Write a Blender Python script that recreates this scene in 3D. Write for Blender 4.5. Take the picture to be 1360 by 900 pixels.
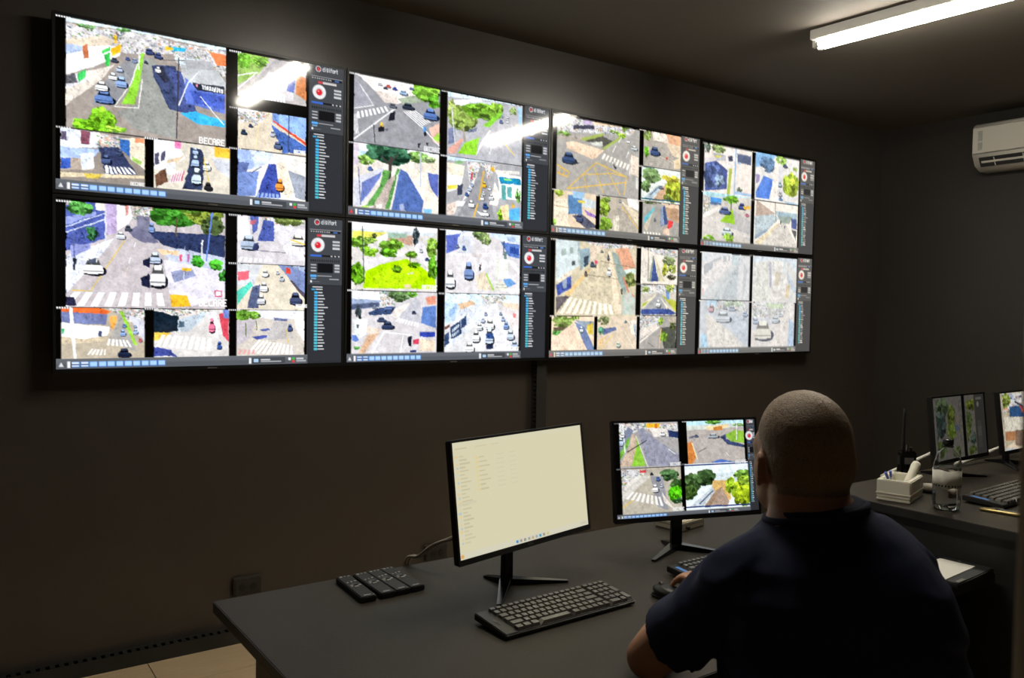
import bpy, bmesh, math, random
import numpy as np
from mathutils import Vector, Matrix, noise as mnoise

# ------------------------------------------------------------------ scene, camera, light
for o in list(bpy.data.objects):
    bpy.data.objects.remove(o, do_unlink=True)
SC = bpy.context.scene
COL = SC.collection
SC.view_settings.view_transform = 'Standard'
SC.view_settings.look = 'None'
SC.view_settings.gamma = 1.0
SC.view_settings.exposure = 0.0
SC.view_settings.use_curve_mapping = False

CAM_POS = Vector((-0.3974, -3.7078, 1.5435))
YAW, PITCH, ROLL = math.radians(35.285), math.radians(-2.007), math.radians(0.983)
cam_data = bpy.data.cameras.new('camera')
cam_data.sensor_fit = 'HORIZONTAL'
cam_data.sensor_width = 36.0
cam_data.lens = 1094.89 / 1360 * 36.0
cam_data.clip_start = 0.02
cam_data.dof.use_dof = True
cam_data.dof.focus_distance = 3.4
cam_data.dof.aperture_fstop = 8.0
cam = bpy.data.objects.new('camera', cam_data)
COL.objects.link(cam)
_f = Vector((math.sin(YAW) * math.cos(PITCH), math.cos(YAW) * math.cos(PITCH), math.sin(PITCH)))
_r = Vector((math.cos(YAW), -math.sin(YAW), 0))
_u = _r.cross(_f)
_r2 = math.cos(ROLL) * _r + math.sin(ROLL) * _u
_u2 = math.cos(ROLL) * _u - math.sin(ROLL) * _r
cam.matrix_world = Matrix(((_r2.x, _u2.x, -_f.x, CAM_POS.x), (_r2.y, _u2.y, -_f.y, CAM_POS.y),
                           (_r2.z, _u2.z, -_f.z, CAM_POS.z), (0, 0, 0, 1)))
SC.camera = cam

world = bpy.data.worlds.new('world')
SC.world = world
world.use_nodes = True
world.node_tree.nodes['Background'].inputs[0].default_value = (0.5, 0.48, 0.44, 1)
world.node_tree.nodes['Background'].inputs[1].default_value = 0.0
TUBE_EMISSION = 95.0          # brightness of the ceiling tubes, the room's only lamps

# ------------------------------------------------------------------ dimensions (metres, floor at z = 0)
CEIL = 3.045
WALL_Y = 0.09                 # video wall surface; television fronts stand at y = 0
RIGHT_X = 5.95
LEFT_X = -1.75
FRONT_Y = -5.3
DESK = 0.75
TVW, TVH, TVTOP = 1.235, 0.71204, 2.685

# ------------------------------------------------------------------ helpers
def lin(c):
    return tuple((v / 12.92 if v <= 0.04045 else ((v + 0.055) / 1.055) ** 2.4) for v in c)

def hexc(h):
    return tuple(int(h[i:i + 2], 16) / 255 for i in (0, 2, 4))

def mat(name, col, rough=0.5, metal=0.0, spec=0.5, bump=0.0, scale=80.0, vary=0.0, emit=None, strength=0.0,
        trans=0.0, ior=1.45, coat=0.0, stretch=None, sss=0.0):
    m = bpy.data.materials.new(name)
    m.use_nodes = True
    nt = m.node_tree
    b = nt.nodes['Principled BSDF']
    b.inputs['Base Color'].default_value = (*col, 1)
    b.inputs['Roughness'].default_value = rough
    b.inputs['Metallic'].default_value = metal
    b.inputs['Specular IOR Level'].default_value = spec
    b.inputs['IOR'].default_value = ior
    b.inputs['Transmission Weight'].default_value = trans
    b.inputs['Coat Weight'].default_value = coat
    if sss:
        b.inputs['Subsurface Weight'].default_value = sss
        b.inputs['Subsurface Radius'].default_value = (0.012, 0.005, 0.003)
        b.inputs['Subsurface Scale'].default_value = 1.0
    if emit:
        b.inputs['Emission Color'].default_value = (*emit, 1)
        b.inputs['Emission Strength'].default_value = strength
    if bump or vary:
        tc = nt.nodes.new('ShaderNodeTexCoord')
        src = tc.outputs['Object']
        if stretch:
            mp = nt.nodes.new('ShaderNodeMapping')
            mp.inputs['Scale'].default_value = stretch
            nt.links.new(src, mp.inputs['Vector'])
            src = mp.outputs['Vector']
        n = nt.nodes.new('ShaderNodeTexNoise')
        n.inputs['Scale'].default_value = scale
        n.inputs['Detail'].default_value = 5
        nt.links.new(src, n.inputs['Vector'])
        if bump:
            bp_ = nt.nodes.new('ShaderNodeBump')
            bp_.inputs['Strength'].default_value = bump
            bp_.inputs['Distance'].default_value = 0.002
            nt.links.new(n.outputs['Fac'], bp_.inputs['Height'])
            nt.links.new(bp_.outputs['Normal'], b.inputs['Normal'])
        if vary:
            mx = nt.nodes.new('ShaderNodeMix')
            mx.data_type = 'RGBA'
            mx.inputs[6].default_value = (*[max(0, c * (1 - vary)) for c in col], 1)
            mx.inputs[7].default_value = (*[min(1, c * (1 + vary)) for c in col], 1)
            nt.links.new(n.outputs['Fac'], mx.inputs[0])
            nt.links.new(mx.outputs[2], b.inputs['Base Color'])
    return m

M = {
    'side_wall': mat('side_wall_paint', (0.032, 0.0285, 0.0235), 0.45, bump=0.2, scale=160, vary=0.12, spec=0.4),  # same wall paint, darkened in colour for the dimmer light on the right wall
    'wall': mat('wall_paint', (0.055, 0.046, 0.038), 0.34, bump=0.2, scale=160, vary=0.12, spec=0.6),  # lightened in colour for the stronger light on the back wall
    'ceiling': mat('ceiling_paint', (0.120, 0.105, 0.089), 0.8, bump=0.2, scale=120, vary=0.1, spec=0.2),
    'grout': mat('grout', (0.12, 0.10, 0.08), 0.9, bump=0.3),
    'tile': mat('glazed_tile', (0.66, 0.50, 0.30), 0.4, vary=0.16, scale=6, stretch=(1, 5, 1)),
    'duct': mat('duct_plastic', (0.022, 0.021, 0.019), 0.55),
    'desk': mat('desk_laminate', (0.029, 0.0235, 0.0165), 0.5, bump=0.3, scale=220, vary=0.22, spec=0.3),
    'desk_edge': mat('desk_edge_band', (0.020, 0.019, 0.018), 0.5),
    'wood': mat('desk_side_wood', (0.10, 0.072, 0.045), 0.55, vary=0.3, scale=10, stretch=(8, 8, 1)),
    'black': mat('black_plastic', (0.008, 0.008, 0.008), 0.4),
    'black_matte': mat('black_matte', (0.012, 0.012, 0.012), 0.6, bump=0.15, scale=300),
    'gloss_black': mat('gloss_black', (0.006, 0.006, 0.006), 0.18),
    'key': mat('key_plastic', (0.115, 0.110, 0.098), 0.32, spec=0.8),
    'kb_base': mat('keyboard_base', (0.022, 0.021, 0.020), 0.38),
    'print': mat('light_print', (0.42, 0.41, 0.38), 0.6),
    'dim_print': mat('dim_print', (0.16, 0.155, 0.145), 0.6),
    'blue_sticker': mat('blue_sticker', (0.10, 0.28, 0.75), 0.4),
    'white_paint': mat('white_enamel', (0.78, 0.77, 0.73), 0.4),
    'tube': mat('lit_tube', (0.9, 0.9, 0.9), 0.5, emit=(1.0, 0.93, 0.80), strength=TUBE_EMISSION),
    'ac': mat('white_plastic', (0.66, 0.63, 0.55), 0.42),
    'ac_dark': mat('vent_dark', (0.02, 0.02, 0.02), 0.6),
    'ac_sticker': mat('grey_sticker', (0.40, 0.40, 0.36), 0.6, vary=0.4, scale=90),
    'foam': mat('foam_plastic', (0.82, 0.79, 0.66), 0.55, bump=0.2, scale=120, sss=0.1),
    'paper': mat('paper', (0.80, 0.78, 0.70), 0.8, bump=0.2, scale=60),
    'white_tube': mat('white_tube', (0.75, 0.73, 0.65), 0.45),
    'beige': mat('beige_plastic', (0.55, 0.50, 0.38), 0.5),
    'pen_blue': mat('pen_blue', (0.05, 0.08, 0.45), 0.35),
    'pen_clear': mat('pen_clear', (0.55, 0.6, 0.7), 0.2, trans=0.5),
    'brass': mat('gold_metal', (0.65, 0.52, 0.22), 0.3, metal=0.9),
    'chrome': mat('chrome', (0.6, 0.6, 0.6), 0.2, metal=1.0),
    'pet': mat('clear_plastic', (0.96, 0.97, 0.97), 0.03, trans=1.0, ior=1.2),
    'water': mat('water', (0.98, 0.99, 1.0), 0.0, trans=1.0, ior=1.33),
    'cap': mat('bottle_cap', (0.012, 0.012, 0.012), 0.35),
    'label': mat('bottle_label', (0.70, 0.68, 0.60), 0.6, bump=0.4, scale=60),
    'cable': mat('grey_cable', (0.34, 0.30, 0.24), 0.5),
    'skin': mat('skin', (0.46, 0.23, 0.135), 0.5, bump=0.15, scale=240, vary=0.1, sss=0.08),
    'hair': mat('short_hair', (0.21, 0.132, 0.062), 0.5, bump=1.0, scale=300, vary=0.75),
    'shirt': mat('navy_cotton', (0.017, 0.022, 0.055), 0.85, bump=0.25, scale=500, vary=0.1, spec=0.2),
    'trousers': mat('dark_trousers', (0.012, 0.012, 0.016), 0.85, bump=0.2, scale=400),
    'shoe': mat('shoe_leather', (0.01, 0.01, 0.01), 0.4),
    'eye': mat('eye_white', (0.7, 0.68, 0.64), 0.25),
    'fabric': mat('stool_fabric', (0.012, 0.012, 0.013), 0.85, bump=0.3, scale=300),
    'post': mat('dark_aluminium', (0.60, 0.56, 0.50), 0.5),
}

def tag(o, label, cat, group=None, kind=None):
    o['label'] = label
    o['category'] = cat
    if group:
        o['group'] = group
    if kind:
        o['kind'] = kind
    return o

def struct(o):
    o['kind'] = 'structure'
    return o

def empty(name, loc=(0, 0, 0), rz=0.0, parent=None):
    o = bpy.data.objects.new(name, None)
    o.empty_display_size = 0.05
    COL.objects.link(o)
    o.location = loc
    o.rotation_euler = (0, 0, rz)
    if parent:
        o.parent = parent
    return o

def link(name, me, parent=None, m=None, smooth=False):
    if m is not None and not me.materials:
        me.materials.append(m)
    if smooth:
        me.polygons.foreach_set('use_smooth', [True] * len(me.polygons))
    o = bpy.data.objects.new(name, me)
    COL.objects.link(o)
    if parent:
        o.parent = parent
    return o

class MB:
    """collects vertices and faces of one mesh"""
    def __init__(s):
        s.v, s.f = [], []

    def add(s, vs, fs):
        n = len(s.v)
        s.v += [tuple(v) for v in vs]
        s.f += [tuple(i + n for i in f) for f in fs]
        return s

    def box(s, x0, x1, y0, y1, z0, z1):
        return s.add([(x0, y0, z0), (x1, y0, z0), (x1, y1, z0), (x0, y1, z0), (x0, y0, z1), (x1, y0, z1), (x1, y1, z1), (x0, y1, z1)],
                     [(0, 3, 2, 1), (4, 5, 6, 7), (0, 1, 5, 4), (1, 2, 6, 5), (2, 3, 7, 6), (3, 0, 4, 7)])

    def prism(s, poly, y0, y1, axis='y'):
        n = len(poly)
        if axis == 'y':
            vs = [(a, y0, b) for a, b in poly] + [(a, y1, b) for a, b in poly]
        elif axis == 'z':
            vs = [(a, b, y0) for a, b in poly] + [(a, b, y1) for a, b in poly]
        else:
            vs = [(y0, a, b) for a, b in poly] + [(y1, a, b) for a, b in poly]
        fs = [tuple(range(n))[::-1], tuple(range(n, 2 * n))] + [(i, (i + 1) % n, (i + 1) % n + n, i + n) for i in range(n)]
        return s.add(vs, fs)

    def tube(s, pts, rad, seg=10, cap=True, flat=None):
        pts = [Vector(p) for p in pts]
        if not hasattr(rad, '__len__'):
            rad = [rad] * len(pts)
        rings = []
        prev = None
        for i, p in enumerate(pts):
            d = (pts[min(i + 1, len(pts) - 1)] - pts[max(i - 1, 0)]).normalized()
            if prev is None:
                a = Vector((0, 0, 1)) if abs(d.z) < 0.9 else Vector((1, 0, 0))
                x = a.cross(d).normalized()
            else:
                x = (prev - d * prev.dot(d)).normalized()
            y = d.cross(x)
            prev = x
            k = flat or 1.0
            rings.append([p + x * rad[i] * math.cos(2 * math.pi * j / seg) + y * rad[i] * k * math.sin(2 * math.pi * j / seg) for j in range(seg)])
        vs = [v for r in rings for v in r]
        fs = []
        for i in range(len(rings) - 1):
            for j in range(seg):
                a, b = i * seg + j, i * seg + (j + 1) % seg
                fs.append((a, b, b + seg, a + seg))
        if cap:
            fs.append(tuple(range(seg))[::-1])
            fs.append(tuple(range(len(vs) - seg, len(vs))))
        return s.add(vs, fs)

    def capsule(s, pts, rad, seg=12):
        """tube with rounded ends"""
        pts = [Vector(p) for p in pts]
        if not hasattr(rad, '__len__'):
            rad = [rad] * len(pts)
        d0 = (pts[0] - pts[1]).normalized()
        d1 = (pts[-1] - pts[-2]).normalized()
        P, R = [], []
        for a in (80, 55, 28):
            P.append(pts[0] + d0 * rad[0] * math.sin(math.radians(a)))
            R.append(rad[0] * math.cos(math.radians(a)))
        P += pts
        R += list(rad)
        for a in (28, 55, 80):
            P.append(pts[-1] + d1 * rad[-1] * math.sin(math.radians(a)))
            R.append(rad[-1] * math.cos(math.radians(a)))
        return s.tube(P, R, seg)

    def lathe(s, prof, seg=28, cx=0, cy=0):
        vs, fs = [], []
        for r, z in prof:
            vs += [(cx + r * math.cos(2 * math.pi * j / seg), cy + r * math.sin(2 * math.pi * j / seg), z) for j in range(seg)]
        for i in range(len(prof) - 1):
            for j in range(seg):
                a, b = i * seg + j, i * seg + (j + 1) % seg
                fs.append((a, b, b + seg, a + seg))
        fs.append(tuple(range(seg))[::-1])
        fs.append(tuple(range(len(vs) - seg, len(vs))))
        return s.add(vs, fs)

    def ellipsoid(s, c, r, axes=None, nu=20, nv=12):
        c = Vector(c)
        ax = axes or (Vector((1, 0, 0)), Vector((0, 1, 0)), Vector((0, 0, 1)))
        vs, fs = [c - ax[2] * r[2]], []
        for i in range(1, nv):
            t = -math.pi / 2 + math.pi * i / nv
            for j in range(nu):
                p = 2 * math.pi * j / nu
                vs.append(c + ax[0] * r[0] * math.cos(t) * math.cos(p) + ax[1] * r[1] * math.cos(t) * math.sin(p) + ax[2] * r[2] * math.sin(t))
        vs.append(c + ax[2] * r[2])
        for j in range(nu):
            fs.append((0, 1 + (j + 1) % nu, 1 + j))
            fs.append((len(vs) - 1, len(vs) - 1 - nu + j, len(vs) - 1 - nu + (j + 1) % nu))
        for i in range(nv - 2):
            for j in range(nu):
                a, b = 1 + i * nu + j, 1 + i * nu + (j + 1) % nu
                fs.append((a, b, b + nu, a + nu))
        return s.add(vs, fs)

    def mesh(s, name):
        me = bpy.data.meshes.new(name)
        me.from_pydata(s.v, [], s.f)
        me.update()
        bm = bmesh.new()
        bm.from_mesh(me)
        bmesh.ops.recalc_face_normals(bm, faces=bm.faces)
        bm.to_mesh(me)
        bm.free()
        return me

    def build(s, name, m, parent=None, bevel=0.0, smooth=False, seg=2):
        me = s.mesh(name)
        if bevel:
            bm = bmesh.new()
            bm.from_mesh(me)
            es = [e for e in bm.edges if len(e.link_faces) == 2 and e.calc_face_angle(0) > 0.6]
            bmesh.ops.bevel(bm, geom=es, offset=bevel, segments=seg, affect='EDGES', clamp_overlap=True)
            bm.to_mesh(me)
            bm.free()
        return link(name, me, parent, m, smooth)

def B(name, m, parent, x0, x1, y0, y1, z0, z1, bevel=0.0):
    return MB().box(x0, x1, y0, y1, z0, z1).build(name, m, parent, bevel)

def copy_tree(o, parent=None):
    c = o.copy()
    COL.objects.link(c)
    if parent:
        c.parent = parent
    for ch in list(o.children):
        copy_tree(ch, c)
    return c

def text_mesh(name, s, size, m, parent, loc, rot):
    cu = bpy.data.curves.new(name, 'FONT')
    cu.body = s
    cu.size = size
    cu.align_x = 'CENTER'
    cu.align_y = 'CENTER'
    cu.extrude = 0.0002
    cu.resolution_u = 2
    t = bpy.data.objects.new(name, cu)
    COL.objects.link(t)
    bpy.context.view_layer.update()
    me = bpy.data.meshes.new_from_object(t.evaluated_get(bpy.context.evaluated_depsgraph_get()))
    bpy.data.objects.remove(t, do_unlink=True)
    me.materials.clear()
    o = link(name, me, parent, m)
    o.location = loc
    o.rotation_euler = rot
    return o

# ------------------------------------------------------------------ room
floor = struct(B('floor', M['grout'], None, LEFT_X - 0.1, RIGHT_X + 0.1, FRONT_Y - 0.1, WALL_Y + 0.1, -0.12, -0.006))
TS = 0.60
tile_me = MB().box(0.002, TS - 0.002, 0.002, TS - 0.002, -0.008, 0.0).mesh('tile')
tile_me.materials.append(M['tile'])
x = 0.36 - 4 * TS
while x < RIGHT_X:
    y = -0.23 - 9 * TS
    while y < WALL_Y:
        if x > LEFT_X - TS and y > FRONT_Y - TS:
            w = min(TS, RIGHT_X - x) / TS
            h = min(TS, WALL_Y - y) / TS
            t = link('tile', tile_me, floor)
            x_lo, y_lo = max(x, LEFT_X), max(y, FRONT_Y)
            t.location = (x_lo, y_lo, 0)
            t.scale = ((x + w * TS - x_lo) / TS, (y + h * TS - y_lo) / TS, 1)
            if t.scale[0] < 0.03 or t.scale[1] < 0.03:
                bpy.data.objects.remove(t)
        y += TS
    x += TS
struct(B('ceiling', M['ceiling'], None, LEFT_X - 0.1, RIGHT_X + 0.1, FRONT_Y - 0.1, WALL_Y + 0.1, CEIL, CEIL + 0.1))
struct(B('wall_back', M['wall'], None, LEFT_X - 0.1, RIGHT_X + 0.1, WALL_Y, WALL_Y + 0.1, -0.1, CEIL + 0.1))
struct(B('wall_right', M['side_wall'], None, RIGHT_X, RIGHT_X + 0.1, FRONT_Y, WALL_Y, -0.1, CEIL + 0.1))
struct(B('wall_left', M['wall'], None, LEFT_X - 0.1, LEFT_X, FRONT_Y, WALL_Y, -0.1, CEIL + 0.1))
struct(B('wall_front', M['wall'], None, LEFT_X - 0.1, RIGHT_X + 0.1, FRONT_Y - 0.1, FRONT_Y, -0.1, CEIL + 0.1))
# slim post of the glass door frame beside the photographer, out of focus at the right edge
struct(B('trim_1', M['post'], None, 0.063, 0.100, -3.550, -3.5125, 0.0, CEIL, 0.004))

# ------------------------------------------------------------------ ceiling lights
def ceiling_light(x, turn, label):
    t = tag(empty('ceiling_light', (x, -1.63, CEIL), math.radians(turn)), label, 'ceiling light', 'twin-tube ceiling lights')
    L = 0.63
    hb = MB()
    for y0, y1 in ((-L, L),):
        hb.prism([(-0.055, -0.052), (0.055, -0.052), (0.060, -0.046), (0.060, 0.0), (-0.060, 0.0), (-0.060, -0.046)], y0, y1)
    hb.build('housing', M['white_paint'], t, 0.003)
    for s in (-1, 1):
        MB().tube([(s * 0.026, -L + 0.035, -0.072), (s * 0.026, L - 0.035, -0.072)], 0.0150, 14).build('tube', M['tube'], t, 0, True)
        for e in (-1, 1):
            h = MB().tube([(s * 0.026, e * (L - 0.036), -0.072), (s * 0.026, e * (L - 0.020), -0.072)], 0.0158, 14)
            h.box(s * 0.026 - 0.012, s * 0.026 + 0.012, e * (L - 0.012) - 0.009, e * (L - 0.012) + 0.009, -0.088, -0.045)
            h.build('lamp_holder', M['white_paint'], t, 0)
    return t
ceiling_light(1.43, 0, 'white twin-tube batten light on the ceiling, mirrored in the leftmost televisions')
ceiling_light(3.500, 3, 'white twin-tube batten light on the ceiling at the upper right, before the air conditioner')

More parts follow.
